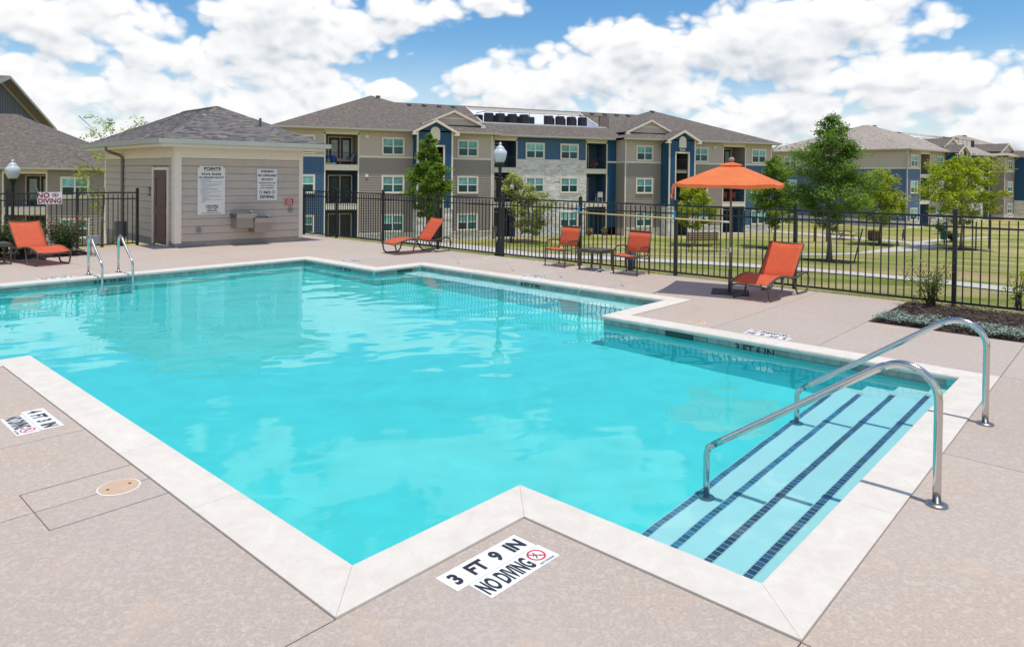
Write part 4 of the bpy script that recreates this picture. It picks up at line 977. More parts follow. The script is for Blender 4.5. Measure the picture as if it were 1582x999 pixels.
# ------------------------------------------------------------------ left building
def left_building():
    RM[0] = 'shingle'
    th = math.atan2(.292, .956); b = thing('apartment_building', 'grey brown apartment building at the left edge with hipped roof and a tall grey gable', 'building', (-31.97, 50.0, 0), th)
    R.seed(11); dz = -3.33
    def seg(x0, x1):
        q = MB(); lap(q, x0, x1, 0, -3.4, .04); lap(q, x0, x1, 0, .20, 2.15); q.build('wall', 'taupe_siding', b)
        q = MB(); q.box(x0, x1, -.045, 0, .04, .20); q.build('band_trim', 'beige_trim', b)
    seg(-14, -3.83); seg(-1.07, 2.59)
    for zf, zc in ((-3.4, -1.07), (-.5, 1.83)):
        q = MB(); x0, x1 = -3.73, -1.17
        q.poly([(x0, 1.8, zf), (x1, 1.8, zf), (x1, 1.8, zc), (x0, 1.8, zc)]); q.poly([(x0, 0, zf), (x0, 1.8, zf), (x0, 1.8, zc), (x0, 0, zc)]); q.poly([(x1, 0, zf), (x1, 1.8, zf), (x1, 1.8, zc), (x1, 0, zc)]); q.poly([(x0, 0, zc), (x1, 0, zc), (x1, 1.8, zc), (x0, 1.8, zc)]); q.build('recess_wall', 'recess_wall', b)
        door_pair(b, -2.05, 1.8, zf, zf > -2)
    for a_ in ((-3.73, -1.17, -.03, 1.8, -1.07, -.53), (-3.83, -3.73, -.05, .04, -3.4, 1.83), (-1.17, -1.07, -.05, .04, -3.4, 1.83), (-3.83, -1.07, -.05, .04, 1.83, 1.97), (-3.83, -1.07, 0, .03, 1.97, 2.15), (2.5, 2.63, -.05, .1, -3.4, 2.15)):
        q = MB(); q.box(*a_); q.build('balcony_trim', 'beige_trim', b)
    q = MB(); q.box(-3.72, -1.18, -.05, 1.8, -.53, -.5); q.build('balcony_floor', 'roof_white', b)
    railing(b, -3.7, -1.2, .04, -.5)
    for zz in (.2, -2.8): add_window(b, .65, -.032, zz)
    for zz in (.2, -2.8): add_window(b, -7.5, -.032, zz)
    q = MB(); q.poly([(2.59, 0, -3.5), (2.59, 17, -3.5), (2.59, 17, 2.15), (2.59, 0, 2.15)]); q.poly([(2.59, 17, -3.5), (-30, 17, -3.5), (-30, 17, 2.15), (2.59, 17, 2.15)]); q.build('end_wall', 'taupe_siding', b)
    hipo(b, -34, 3.1, -.55, 17.05, 2.3, .485)
    q = MB(); q.box(-34, 3.2, -.65, -.54, 2.16, 2.29); q.box(3.1, 3.2, -.54, 17.1, 2.16, 2.29); q.build('gutter', 'gutter', b)
    q = MB(); q.box(-34, 3.1, -.54, -.49, 2.10, 2.28); q.poly([(-34, -.5, 2.13), (3.1, -.5, 2.13), (3.1, .01, 2.13), (-34, .01, 2.13)]); q.poly([(3.1, -.5, 2.13), (3.1, 17, 2.13), (2.55, 17, 2.13), (2.55, -.5, 2.13)]); q.build('soffit', 'soffit', b)
    # tall gabled wing
    y0, yr, zr, s_, hw = -9.4, 15.2, 10.4, .315, 12.4; xg = y0
    q = MB(); q.f = lambda x, y, z: (xg + y, x, z)
    pts = [(yr - hw + .6, 0, 2), (yr + hw - .6, 0, 2), (yr + hw - .6, 0, zr - s_ * (hw - .6) - .25), (yr, 0, zr - .25), (yr - hw + .6, 0, zr - s_ * (hw - .6) - .25)]
    q.poly(pts)
    for k in range(1, 62):
        yy = yr - hw + .6 + k * .385; 
        if yy > yr + hw - .7: break
        zt = zr - .25 - s_ * abs(yy - yr); q.hexa([(yy - .03, -.0, 2.0), (yy + .03, 0, 2.0), (yy + .03, .035, 2.0), (yy - .03, .035, 2.0), (yy - .03, 0, zt), (yy + .03, 0, zt), (yy + .03, .035, zt), (yy - .03, .035, zt)])
    q.build('gable_wall', 'grey_board', b)
    q = MB()
    for s2 in (-1, 1):
        ye = yr + s2 * hw; ze = zr - s_ * hw; slope_poly(q, [(xg + .9, yr, zr + .02), (xg - 22, yr, zr + .02), (xg - 22, ye, ze + .02), (xg + .9, ye, ze + .02)], (xg, yr), (-1, 0), 1.05)
    q.build('gable_roof', 'shingle', b)
    q = MB(); q2 = MB()
    for s2 in (-1, 1):
        ye = yr + s2 * hw; ze = zr - s_ * hw
        qf = MB(); qf.hexa([(xg + .88, yr, zr - .24), (xg + .88, ye, ze - .24), (xg + .94, ye, ze - .24), (xg + .94, yr, zr - .24), (xg + .88, yr, zr + .01), (xg + .88, ye, ze + .01), (xg + .94, ye, ze + .01), (xg + .94, yr, zr + .01)]); qf.build('rake_board', 'gutter', b); q.cm = 0
        q.hexa([(xg, yr, zr - .5), (xg, ye, ze - .5), (xg + .05, ye, ze - .5), (xg + .05, yr, zr - .5), (xg, yr, zr - .23), (xg, ye, ze - .23), (xg + .05, ye, ze - .23), (xg + .05, yr, zr - .23)])
        q2.poly([(xg + .88, yr, zr - .22), (xg + .88, ye, ze - .22), (xg, ye, ze - .22), (xg, yr, zr - .22)])
    q.build('gable_trim', 'gutter', b); q2.build('soffit', 'brown_soffit', b)
    q = MB(); q.f = lambda x, y, z: (xg + .04 + y, x, z); q.box(13.3, 14.5, 0, .06, 7.7, 9.0); q.build('arched_vent', 'beige_trim', b)
    vm = MB(); vm.hexa([(-.2, -.3, -.1), (.2, -.3, -.1), (.2, .3, .0), (-.2, .3, .0), (-.2, -.3, .08), (.2, -.3, .08), (.2, .3, .14), (-.2, .3, .14)]); VM = vm.mesh('roof_vent', 'vent_metal')
    for k in (0, 1.3): link('roof_vent', VM, b, (-5.6 + k * .8, 8.4 + k * .3, 6.42 - k * .36))
left_building()
# ------------------------------------------------------------------ pool house
HC = Vector((-9.16, 19.05)); ER = Vector((.766, .643)); EL = Vector((-.707, .707))
def Q(a, b_, z): p = ER * a + EL * b_; return (p.x, p.y, z)
hs_ = thing('pool_house', 'small tan pool house with lap siding, hipped shingle roof and plum door', 'building', (HC.x, HC.y, 0))
R.seed(21)
WR, WL, ZF = 3.57, 6.3, 2.61
def hb(name, m_, a, parent=None): q = MB(Q); q.box(*a); return q.build(name, m_, parent or hs_)
hb('wall_core', 'house_siding', (.045, WR - .02, .045, WL - .02, .0, 2.9))
# siding boards, one object each
def board(a0, a1, z0, z1, right=True):
    q = MB(Q); q.cs = R.uniform(.2, .8); o1, o2 = .036, .020
    if right: q.hexa([(a0, -o1, z0), (a1, -o1, z0), (a1, .045, z0), (a0, .045, z0), (a0, -o2, z1), (a1, -o2, z1), (a1, .045, z1), (a0, .045, z1)])
    else: q.hexa([(-o1, a0, z0), (-o1, a1, z0), (.045, a1, z0), (.045, a0, z0), (-o2, a0, z1), (-o2, a1, z1), (.045, a1, z1), (.045, a0, z1)])
    q.build('siding_board', 'house_siding', hs_)
nb = 11; z0 = .16; ex = (2.46 - z0) / nb
for k in range(nb):
    za, zb_ = z0 + k * ex, z0 + (k + 1) * ex - .009
    board(.13, WR - .1, za, zb_); 
    if za < 2.08: board(.15, .44, za, zb_, False); board(1.72, WL - .1, za, zb_, False)
    else: board(.15, WL - .1, za, zb_, False)
q = MB(Q); q.box(-.05, .13, -.055, .02, .12, 2.62); q.box(-.055, .02, .0, .15, .12, 2.62); q.build('corner_trim', 'beige_trim', hs_)
hb('corner_trim', 'beige_trim', (WR - .1, WR + .02, -.05, .02, .12, 2.62)); hb('corner_trim', 'beige_trim', (-.05, .02, WL - .1, WL + .02, .12, 2.62))
q = MB(Q); q.box(.13, WR - .1, -.04, .02, 2.46, 2.62); q.box(-.04, .02, .15, WL - .1, 2.46, 2.62); q.box(-.06, WR + .03, -.065, .02, 2.62, 2.80); q.box(-.065, .02, 0, WL + .03, 2.62, 2.80); q.build('frieze', 'beige_trim', hs_)
q = MB(Q); q.box(-.02, WR + .01, -.025, .03, -.06, .155); q.box(-.025, .03, 0, .47, -.06, .155); q.box(-.025, .03, 1.7, WL, -.06, .155); q.build('plinth', 'plinth', hs_)
# door on the left wall
q = MB(Q); q.box(-.055, .02, .44, .53, 0, 2.12); q.box(-.055, .02, 1.63, 1.72, 0, 2.12); q.box(-.055, .02, .44, 1.72, 2.12, 2.20); q.build('door_frame', 'beige_trim', hs_)
dq = MB(Q); dq.box(-.02, .02, .53, 1.63, .02, 2.12); dr = dq.build('door', 'door_plum', hs_)
for zz0, zz1 in ((.25, .85), (1.08, 1.92)):
    q = MB(Q)
    for a in ((.68, 1.48, zz0, zz0 + .03), (.68, 1.48, zz1 - .03, zz1)): q.box(-.032, -.02, a[0], a[1], a[2], a[3])
    for a in (.68, 1.45): q.box(-.032, -.02, a, a + .03, zz0, zz1)
    q.build('door_panel', 'door_plum', dr)
q = MB(Q); q.tube([(-.02, 1.53, .98), (-.07, 1.53, .98), (-.075, 1.43, .98)], .014, 6); q.lathe([(.01, -.01), (.03, 0), (.01, .01)], (-.05, 1.53, 1.12), 8); q.build('door_handle', 'steel', dr)
# roof: real shingle tabs on the two faces in view
ov = .5; zg = 2.96; c0 = (-ov, -ov); LR, LL = WR + 2 * ov, WL + 2 * ov; hr = LR / 2; SLP = .49
def pl(a, b_, z): return Q(a - ov, b_ - ov, z)
q = MB(pl); zr = zg + SLP * hr
q.poly([(LR, 0, zg - .01), (LR, LL, zg - .01), (hr, LL - hr, zr - .01), (hr, hr, zr - .01)], [(0, 0), (LL, 0), (LL - hr, hr * 1.1), (hr, hr * 1.1)])
q.poly([(LR, LL, zg - .01), (0, LL, zg - .01), (hr, LL - hr, zr - .01)], [(0, 0), (LR, 0), (hr, hr * 1.1)])
q.poly([(0, 0, zg - .012), (LR, 0, zg - .012), (hr, hr, zr - .012)], [(0, 0), (LR, 0), (hr, hr * 1.1)]); q.poly([(0, LL, zg - .012), (0, 0, zg - .012), (hr, hr, zr - .012), (hr, LL - hr, zr - .012)], [(0, 0), (LL, 0), (LL - hr, hr), (hr, hr)])
rf = q.build('roof', 'shingle', hs_)
def tabs(face):
    q = MB(pl); L = LR if face == 'R' else LL; run = hr; ns = 24; dv = run / ns
    for k in range(ns):
        v0, v1 = k * dv, (k + 1) * dv + .012; lo, hi = v0, L - v0; x = lo - R.uniform(0, .25)
        while x < hi:
            l = R.choice((.10, .15, .2, .26)); xa, xb = max(x, lo), min(x + l, hi); x += l
            if xb - xa < .02: continue
            up = R.random() < .5; e1 = .020 if up else .011; g_ = R.random(); q.cs = g_ if g_ < .82 else R.uniform(.6, 1)
            xa1, xb1 = max(xa, v1 - .0) if xa <= lo + .001 else xa, min(xb, L - v1) if xb >= hi - .001 else xb
            xa1 = min(xa1, xb1); za_, zb_ = zg + SLP * v0, zg + SLP * v1
            mk = (lambda u, v, z: (u, v, z)) if face == 'R' else (lambda u, v, z: (v, u, z))
            q.hexa([mk(xa, v0, za_ - .005), mk(xb, v0, za_ - .005), mk(xb1, v1, zb_ - .005), mk(xa1, v1, zb_ - .005), mk(xa, v0, za_ + e1), mk(xb, v0, za_ + e1), mk(xb1, v1, zb_ + .003), mk(xa1, v1, zb_ + .003)])
    return q.build('roof_shingles', 'shingle_piece', rf, kind='stuff')
tabs('R'); tabs('L')
q = MB(pl)
for k in range(22):
    f0, f1 = k / 22, (k + 1) / 22; a, b_ = hr * f0, hr * f1; z0_, z1_ = zg + SLP * a + .02, zg + SLP * b_ + .028; q.cs = R.random(); w_ = .085
    q.poly([(a - w_ * .6, a + w_, z0_ - .03), (a, a, z0_ + .012), (b_, b_, z1_), (b_ - w_ * .6, b_ + w_, z1_ - .04)]); q.poly([(a, a, z0_ + .012), (a + w_, a - w_ * .6, z0_ - .03), (b_ + w_, b_ - w_ * .6, z1_ - .04), (b_, b_, z1_)])
    a2, b2 = LR - hr * f0, LR - hr * f1; q.poly([(a2 - w_, a, z0_ - .03), (a2, a, z0_ + .01), (b2, b_, z1_), (b2 - w_, b_, z1_ - .03)])
n_ = 14
for k in range(n_):
    a, b_ = hr + (LL - 2 * hr) * k / n_, hr + (LL - 2 * hr) * (k + 1) / n_; q.cs = R.random(); q.poly([(hr - .12, a, zr - .02), (hr - .12, b_, zr - .02), (hr, b_, zr + .035), (hr, a, zr + .02)]); q.poly([(hr, a, zr + .02), (hr, b_, zr + .035), (hr + .12, b_, zr - .02), (hr + .12, a, zr - .02)])
q.build('hip_caps', 'shingle_piece', rf, kind='stuff')
q = MB(pl); q.tube([(3.05, 1.05, zg + SLP * 1.05), (3.05, 1.05, zg + SLP * 1.05 + .24)], .035, 8); q.build('vent_pipe', 'toy_blue' if False else 'pedestal_grey', rf)
q = MB(pl); g0 = .0
for a in ((0, LR, -.12, -.01), ): q.box(a[0] - .12, a[1] + .12, a[2], a[3], zg - .13, zg - .005)
q.box(-.12, -.01, -.01, LL + .1, zg - .13, zg - .005); q.box(LR + .01, LR + .12, -.01, LL + .1, zg - .13, zg - .005); q.build('gutter', 'gutter', hs_)
q = MB(pl); q.box(0, LR, -.009, .03, zg - .22, zg - .02); q.box(-.009, .03, .03, LL, zg - .22, zg - .02); q.box(LR - .03, LR, .03, LL, zg - .22, zg - .02)
q.poly([(.03, .03, zg - .2), (LR - .03, .03, zg - .2), (LR - .03, LL, zg - .2), (.03, LL, zg - .2)]); q.build('soffit', 'beige_trim', hs_)
q = MB(Q); bb = 4.4
q.tube([(-.52, bb, 2.86), (-.52, bb, 2.74), (-.40, bb, 2.66), (-.15, bb, 2.58), (-.07, bb, 2.50), (-.07, bb, .08)], .05, 8); q.build('downspout', 'downspout_dark', hs_)
def outlet(a, z):
    q = MB(Q); q.box(a - .05, a + .05, -.09, -.03, z - .07, z + .07); q.lathe([(.02, -.01), (.045, 0), (.02, .01)], (a + .01, -.1, z), 8); q.build('outlet_box', 'grey_box', hs_)
outlet(.58, .47); outlet(3.20, .98)
# signs on the pool house
def wall_sign(name, label, a0, a1, z0, z1, m_, lines, notch=False):
    ac, zc = (a0 + a1) / 2, (z0 + z1) / 2; p = Vector((HC.x, HC.y)) + ER * ac
    t = thing(name, label, 'sign', (p.x, p.y, zc)); w_, h = (a1 - a0) / 2, (z1 - z0) / 2; yy = -.055
    nrm = Vector((ER.y, -ER.x))
    def F(x, y, z): v = ER * x + nrm * (-y); return (v.x, v.y, z)
    q = MB(F)
    if notch:
        c = .05; P = [(-w_, -h), (w_, -h), (w_, h - c), (w_ - c, h - c * .9), (w_ - c, h), (-w_ + c, h), (-w_ + c, h - c * .9), (-w_, h - c)]
        a = [q.P((x, yy, z)) for x, z in P]; b_ = [q.P((x, yy + .02, z)) for x, z in P]; q.face(a); q.face(b_[::-1])
        for i in range(8): q.face((a[i], b_[i], b_[(i + 1) % 8], a[(i + 1) % 8]))
    else: q.box(-w_, w_, yy, yy + .02, -h, h)
    q.build('board', m_, t)
    for (mt, items) in lines.items():
        q = MB(F)
        for it in items:
            if it[0] == 't': _, s, size, x, z, wd = it; add_text(q, s, size, lambda X_, Y_: F(x + X_, yy - .004, z + Y_), .034, wd)
            elif it[0] == 'b': _, x0, x1, za, zb_ = it; q.poly([(x0, yy - .003, za), (x1, yy - .003, za), (x1, yy - .003, zb_), (x0, yy - .003, zb_)])
            elif it[0] == 'c':
                _, x, z, r = it
                for k in range(16):
                    a1_, a2_ = k * math.pi / 8, (k + 1) * math.pi / 8
                    q.poly([(x + r * math.cos(a1_), yy - .004, z + r * math.sin(a1_)), (x + r * math.cos(a2_), yy - .004, z + r * math.sin(a2_)), (x + r * .78 * math.cos(a2_), yy - .004, z + r * .78 * math.sin(a2_)), (x + r * .78 * math.cos(a1_), yy - .004, z + r * .78 * math.sin(a1_))])
                q.poly([(x - r * .66, yy - .004, z + r * .56), (x - r * .56, yy - .004, z + r * .66), (x + r * .66, yy - .004, z - r * .56), (x + r * .56, yy - .004, z - r * .66)])
        q.build('lettering', mt, t)
    return t
rows = []
zz = .30
R.seed(5)
for k in range(21):
    x0 = -.30 + (.04 if R.random() < .5 else 0); x1 = x0 + (R.uniform(.45, .60) if R.random() < .55 else R.uniform(.12, .3)); rows.append(('b', x0, min(x1, .31), zz - .006, zz + .006)); zz -= .0315
wall_sign('pool_rules_sign', 'tall white pool rules board with a long list of small lines', .55, 1.29, .89, 2.245, 'sign_white', {
    'ink_grey': rows, 'ink_orange': [('b', -.20, .20, .535, .550)],
    'ink': [('t', 'POINTE', .115, .02, .60, 1.15), ('t', 'POOL RULES', .082, 0, .45, 1.12), ('t', 'HOURS', .075, .02, -.44, 1.3), ('t', 'SUNRISE TO SUNSET', .034, .02, -.495, 1.1), ('t', '10 AM - 10 PM', .034, .02, -.53, 1.1), ('t', 'SEASONAL', .05, .02, -.575, 1.2), ('t', 'IN CASE OF EMERGENCY DIAL 911', .034, 0, -.64, 1.0)],
    'ink_blue': [('t', 'NO LIFEGUARD ON DUTY', .068, 0, .355, .84)]}, True)
wall_sign('warning_sign', 'smaller white warning board above the drinking fountain, reading no lifeguard on duty', 2.20, 2.79, 1.27, 2.19, 'sign_white', {
    'ink_blue': [('t', 'WARNING:', .092, 0, .385, .85), ('t', 'NO LIFEGUARD', .092, 0, .265, .85), ('t', 'ON DUTY', .092, 0, .145, .85)],
    'ink': [('t', 'CHILDREN SHOULD NOT', .045, 0, .045, .95), ('t', 'USE POOL WITHOUT', .045, 0, -.03, .95), ('t', 'ADULT SUPERVISION', .045, 0, -.105, .95), ('t', 'NO', .12, 0, -.235, 1.1), ('t', 'DIVING', .12, 0, -.365, 1.05), ('c', -.19, -.225, .048), ('c', .19, -.225, .048)]})
wall_sign('emergency_sign', 'small red sign with white lettering at the right end of the pool house wall', 3.03, 3.31, 1.10, 1.32, 'sign_red', {
    'sign_bright': [('t', 'EMERGENCY', .024, 0, .068, 1.0), ('t', 'SHUTOFF', .045, 0, .015, .9), ('t', 'SWITCH', .05, 0, -.052, .9), ('b', -.14, .14, .10, .11), ('b', -.14, .14, -.11, -.10), ('b', -.14, -.13, -.1, .1), ('b', .13, .14, -.1, .1)]})
p = Vector((HC.x, HC.y)) + EL * 2.0; rs = thing('restroom_sign', 'tiny dark blue sign beside the plum door', 'sign', (p.x, p.y, 1.5))
q = MB(Q); q.box(-.05, -.03, -.09, .09, -.13, .13); q.build('plate', 'pedestal_grey', rs)
q = MB(Q); q.box(-.053, -.05, -.02, .02, -.08, .03); q.lathe([(.02, 0), (.02, .03)], (-.06, 0, .045), 6); q.build('pictogram', 'sign_white', rs)
# drinking fountain
p = Vector((HC.x, HC.y)) + ER * 1.95; df = thing('drinking_fountain', 'double stainless drinking fountain mounted below the warning board', 'drinking fountain', (p.x, p.y, 0))
for i, (ac, zt) in enumerate(((-.24, .92), (.26, .78))):
    q = MB(Q); w_ = .27; zb_ = zt - .42
    q.hexa([(ac - w_ * .86, -.40, zb_), (ac + w_ * .86, -.40, zb_), (ac + w_ * .9, -.03, zb_), (ac - w_ * .9, -.03, zb_), (ac - w_ * .95, -.44, zt - .14), (ac + w_ * .95, -.44, zt - .14), (ac + w_ * .95, -.03, zt - .14), (ac - w_ * .95, -.03, zt - .14)]); cb = q.build('cabinet', 'fountain_panel', df)
    q = MB(Q); q.hexa([(ac - w_, -.47, zt - .14), (ac + w_, -.47, zt - .14), (ac + w_, -.03, zt - .14), (ac - w_, -.03, zt - .14), (ac - w_ * 1.03, -.52, zt - .02), (ac + w_ * 1.03, -.52, zt - .02), (ac + w_ * 1.03, -.03, zt - .02), (ac - w_ * 1.03, -.03, zt - .02)])
    q.box(ac - w_ * 1.03, ac + w_ * 1.03, -.52, -.49, zt - .02, zt); q.box(ac - w_ * 1.03, ac - w_ * .93, -.49, -.03, zt - .02, zt); q.box(ac + w_ * .93, ac + w_ * 1.03, -.49, -.03, zt - .02, zt); bs_ = q.build('basin', 'brushed_steel', df)
    q = MB(Q); q.tube([(ac + .2, -.40, zt - .02), (ac + .2, -.40, zt + .05), (ac + .15, -.38, zt + .075)], .014, 6); q.build('bubbler', 'steel', bs_)
    if i == 0: q = MB(Q); q.box(ac - w_ * .97, ac - w_ * .90, -.39, -.08, zb_ + .28, zb_ + .40) ; q.box(ac - w_ * 1.04, ac - w_ * .955, -.35, -.1, zt - .12, zt - .05); q.build('vent_grille', 'fountain_grille', cb)
# ------------------------------------------------------------------ poolside furniture
def make_lounger(loc, rz, label):
    t = thing('sun_lounger', label, 'sun lounger', loc, rz, 'orange sling sun loungers')
    prof = [(0, .285), (.05, .305), (.16, .335), (.32, .372), (.48, .385), (.64, .376), (.80, .350), (.95, .325), (1.08, .318)]
    for s_, nm in ((-1, 'side_frame'), (1, 'side_frame')):
        y = s_ * .325
        q = MB(); q.tube([(x, y, z) for x, z in [(-.03, .24)] + prof + [(1.2, .325), (1.34, .345), (1.5, .375), (1.62, .37), (1.70, .31), (1.72, .22), (1.68, .08), (1.60, .016), (1.5, .012), (1.30, .012), (1.22, .022), (1.15, .09), (1.08, .2), (.98, .315)]], .021, 8, flat=.75)
        q.build(nm, 'furniture_bronze', t, True)
        q = MB(); q.tube([(x, y, z) for x, z in [(-.02, .27), (0, .16), (.03, .06), (.09, .014), (.18, .012), (.40, .012), (.47, .03), (.52, .1), (.56, .22), (.60, .36)]], .021, 8, flat=.75); q.build('leg', 'furniture_bronze', t, True)
        q = MB(); q.tube([(1.06, y * .97, .325), (1.30, y * .97, .63), (1.50, y * .97, .885)], .013, 6); q.build('back_rail', 'furniture_bronze', t, True)
    for P_, r_ in (([(-.03, -.325, .24), (-.035, -.2, .262), (-.035, .2, .262), (-.03, .325, .24)], .015), ([(1.5, -.315, .885), (1.5, .315, .885)], .013), ([(1.42, -.325, .365), (1.42, .325, .365)], .012), ([(.60, -.325, .35), (.60, .325, .35)], .012), ([(1.42, -.2, .365), (1.24, -.2, .54)], .009), ([(1.42, .2, .365), (1.24, .2, .54)], .009)):
        q = MB(); q.tube(P_, r_, 6); q.build('cross_bar', 'furniture_bronze', t, True)
    def sheet(pr, w_, name, sag=.012):
        q = MB(); rows_ = []
        for j, (x, z) in enumerate(pr):
            row = []
            for k in range(9):
                f = k / 8; y = -w_ + 2 * w_ * f; row.append((x, y, z + .012 - sag * 4 * f * (1 - f)))
            rows_.append(row)
        ix = [[q.P(p) for p in row] for row in rows_]; lo = [[q.P((p[0], p[1], p[2] - .004)) for p in row] for row in rows_]
        for j in range(len(ix) - 1):
            for k in range(8): q.face((ix[j][k], ix[j][k + 1], ix[j + 1][k + 1], ix[j + 1][k])); q.face((lo[j][k], lo[j + 1][k], lo[j + 1][k + 1], lo[j][k + 1]))
        for j in range(len(ix) - 1): q.face((ix[j][0], ix[j + 1][0], lo[j + 1][0], lo[j][0])); q.face((ix[j][8], lo[j][8], lo[j + 1][8], ix[j + 1][8]))
        q.face([i for i in ix[0]] + [i for i in lo[0][::-1]]); q.face([i for i in ix[-1][::-1]] + [i for i in lo[-1]])
        return q.build(name, 'sling_orange', t, True)
    sheet([(.0, .262 + .02)] + prof[1:], .315, 'seat'); sheet([(1.06 + .44 * k / 6, .322 + .572 * k / 6) for k in range(7)], .305, 'backrest', .02)
    return t
l0 = make_lounger((4.06, 11.86, 0), math.radians(46), 'orange sling sun lounger under the umbrella, bronze frame, nearest of the loungers')
dup(l0, (-3.17, 18.17, 0), math.radians(40), 'orange sling sun lounger standing alone by the fence between pool house and lamp post')
dup(l0, (-9.98, 15.25, 0), math.radians(146), 'orange sling sun lounger in front of the rose bushes, left of the pool ladder')
def make_chair(loc, rz, label):
    t = thing('armchair', label, 'armchair', loc, rz, 'orange sling armchairs')
    W2 = .29
    for s_ in (-1, 1):
        y = s_ * W2
        q = MB(); q.tube([(y, 0, 0), (y, .0, .38), (y, .015, .50), (y, .06, .565), (y, .14, .59), (y, .30, .595), (y, .44, .585), (y, .52, .56)], .017, 7); q.build('front_leg', 'furniture_bronze', t, True)
        q = MB(); q.tube([(y * .97, .50, 0), (y * .97, .49, .3), (y * .97, .46, .42)], .015, 7); q.build('rear_leg', 'furniture_bronze', t, True)
        q = MB(); q.tube([(y * .93, .02, .425), (y * .93, .25, .405), (y * .93, .42, .40), (y * .93, .475, .44), (y * .93, .53, .60), (y * .93, .60, .90)], .014, 7); q.build('seat_rail', 'furniture_bronze', t, True)
    for P_, r_ in (([(-W2, .01, .385), (W2, .01, .385)], .016), ([(-W2 * .95, .48, .33), (W2 * .95, .48, .33)], .012), ([(-W2 * .93, .60, .90), (W2 * .93, .60, .90)], .013), ([(-W2, .5, .57), (-W2 * .93, .52, .57)], .012), ([(W2, .5, .57), (W2 * .93, .52, .57)], .012)):
        q = MB(); q.tube(P_, r_, 6); q.build('cross_bar', 'furniture_bronze', t, True)
    def sheet(pr, w_, name):
        q = MB(); a = []; b_ = []
        for (yy, z) in pr: a.append([q.P((-w_ + 2 * w_ * k / 6, yy, z - .03 * math.sin(math.pi * k / 6) * (1 if name == 'seat' else 0))) for k in range(7)]); b_.append([q.P((-w_ + 2 * w_ * k / 6, yy + .003, z - .005 - .03 * math.sin(math.pi * k / 6) * (1 if name == 'seat' else 0))) for k in range(7)])
        for j in range(len(pr) - 1):
            for k in range(6): q.face((a[j][k], a[j][k + 1], a[j + 1][k + 1], a[j + 1][k])); q.face((b_[j][k], b_[j + 1][k], b_[j + 1][k + 1], b_[j][k + 1]))
        q.face(a[0] + b_[0][::-1]); q.face(a[-1][::-1] + b_[-1]); q.build(name, 'sling_orange', t, True)
    sheet([(0.0, .425), (.02, .432), (.15, .425), (.3, .412), (.42, .405)], W2 * .92, 'seat'); sheet([(.475, .46), (.53, .62), (.565, .76), (.60, .905)], W2 * .92, 'backrest')
    return t
c0 = make_chair((2.405, 14.73, 0), math.radians(-41.5), 'orange sling armchair at the right of the small side table')
dup(c0, (1.0, 15.97, 0), math.radians(-43), 'orange sling armchair at the left of the small side table')
def side_table(loc, rz, label, w_=.30, d_=.25, h=.47):
    t = thing('side_table', label, 'table', loc, rz, 'small bronze side tables')
    q = MB(); q.box(-w_, w_, -d_, d_, h - .03, h); q.build('tabletop', 'table_top', t)
    q = MB()
    for s_ in (-1, 1): q.box(-w_, w_, s_ * d_ - .016 * (1 + s_) / 2 * 1 - (.0 if s_ > 0 else 0), s_ * d_ + .016, h - .075, h - .03); q.box(s_ * w_ - .016, s_ * w_ + .0, -d_, d_, h - .075, h - .03)
    q.build('apron', 'furniture_bronze', t)
    for sx_ in (-1, 1):
        for sy_ in (-1, 1): q = MB(); x, y = sx_ * (w_ - .02), sy_ * (d_ - .02); q.box(x - .02, x + .02, y - .014, y + .014, 0, h - .03); q.build('leg', 'furniture_bronze', t)
side_table((1.885, 15.52, 0), math.radians(-42), 'dark bronze side table standing between the two orange armchairs')
side_table((-11.35, 15.35, 0), math.radians(-42), 'dark bronze side table cut by the left edge of the photo, beside the left lounger')
# umbrella
um = thing('patio_umbrella', 'square orange market umbrella with wooden ball finial', 'umbrella', (3.96, 12.64, 0), math.radians(-26))
q = MB(); q.tube([(0, 0, .05), (0, 0, 2.33)], .0205, 10); q.build('pole', 'umbrella_wood', um, True)
q = MB(); q.tube([(0, 0, .01), (0, 0, .42)], .027, 10); q.build('stem', 'furniture_bronze', um, True)
q = MB(); q.lathe([(.01, 2.33), (.022, 2.34), (.02, 2.355), (.045, 2.375), (.052, 2.40), (.045, 2.43), (.02, 2.45)], seg=14); q.build('finial', 'finial_wood', um, True)
h_ = .83
def canz(r): return 2.33 - .36 * (r ** 1.2)
q = MB(); NR, NA = 8, 32; ringsv = []
for i in range(NR + 1):
    r = .10 + .90 * i / NR; row = []
    for k in range(NA):
        f = k / NA * 4; e_ = int(f); u = f - e_; cs_ = [(h_, -h_), (h_, h_), (-h_, h_), (-h_, -h_)]; a, b_ = cs_[e_], cs_[(e_ + 1) % 4]; x, y = a[0] + (b_[0] - a[0]) * u, a[1] + (b_[1] - a[1]) * u
        sag = .035 * math.sin(math.pi * u) * r; wr = .006 * math.sin(u * 22 + i)
        row.append(q.P((x * r * (1 - .02 * math.sin(math.pi * u)), y * r * (1 - .02 * math.sin(math.pi * u)), canz(r) - sag * .6 + wr * r)))
    ringsv.append(row)
row = []
for k in range(NA):
    p = q.v[ringsv[-1][k]]; row.append(q.P((p[0] * 1.005, p[1] * 1.005, p[2] - .06 - .008 * math.sin(k * 1.3))))
ringsv.append(row)
for a, b_ in zip(ringsv, ringsv[1:]):
    for k in range(NA): q.face((a[k], a[(k + 1) % NA], b_[(k + 1) % NA], b_[k]))
q.build('canopy', 'canopy_orange', um, False)
q = MB(); cc = [(.15, -.15), (.15, .15), (-.15, .15), (-.15, -.15)]
tp_ = q.P((0, 0, 2.365)); rw = [q.P((x, y, 2.325)) for x, y in cc]; r2 = [q.P((x * 1.15, y * 1.15, 2.30)) for x, y in cc]
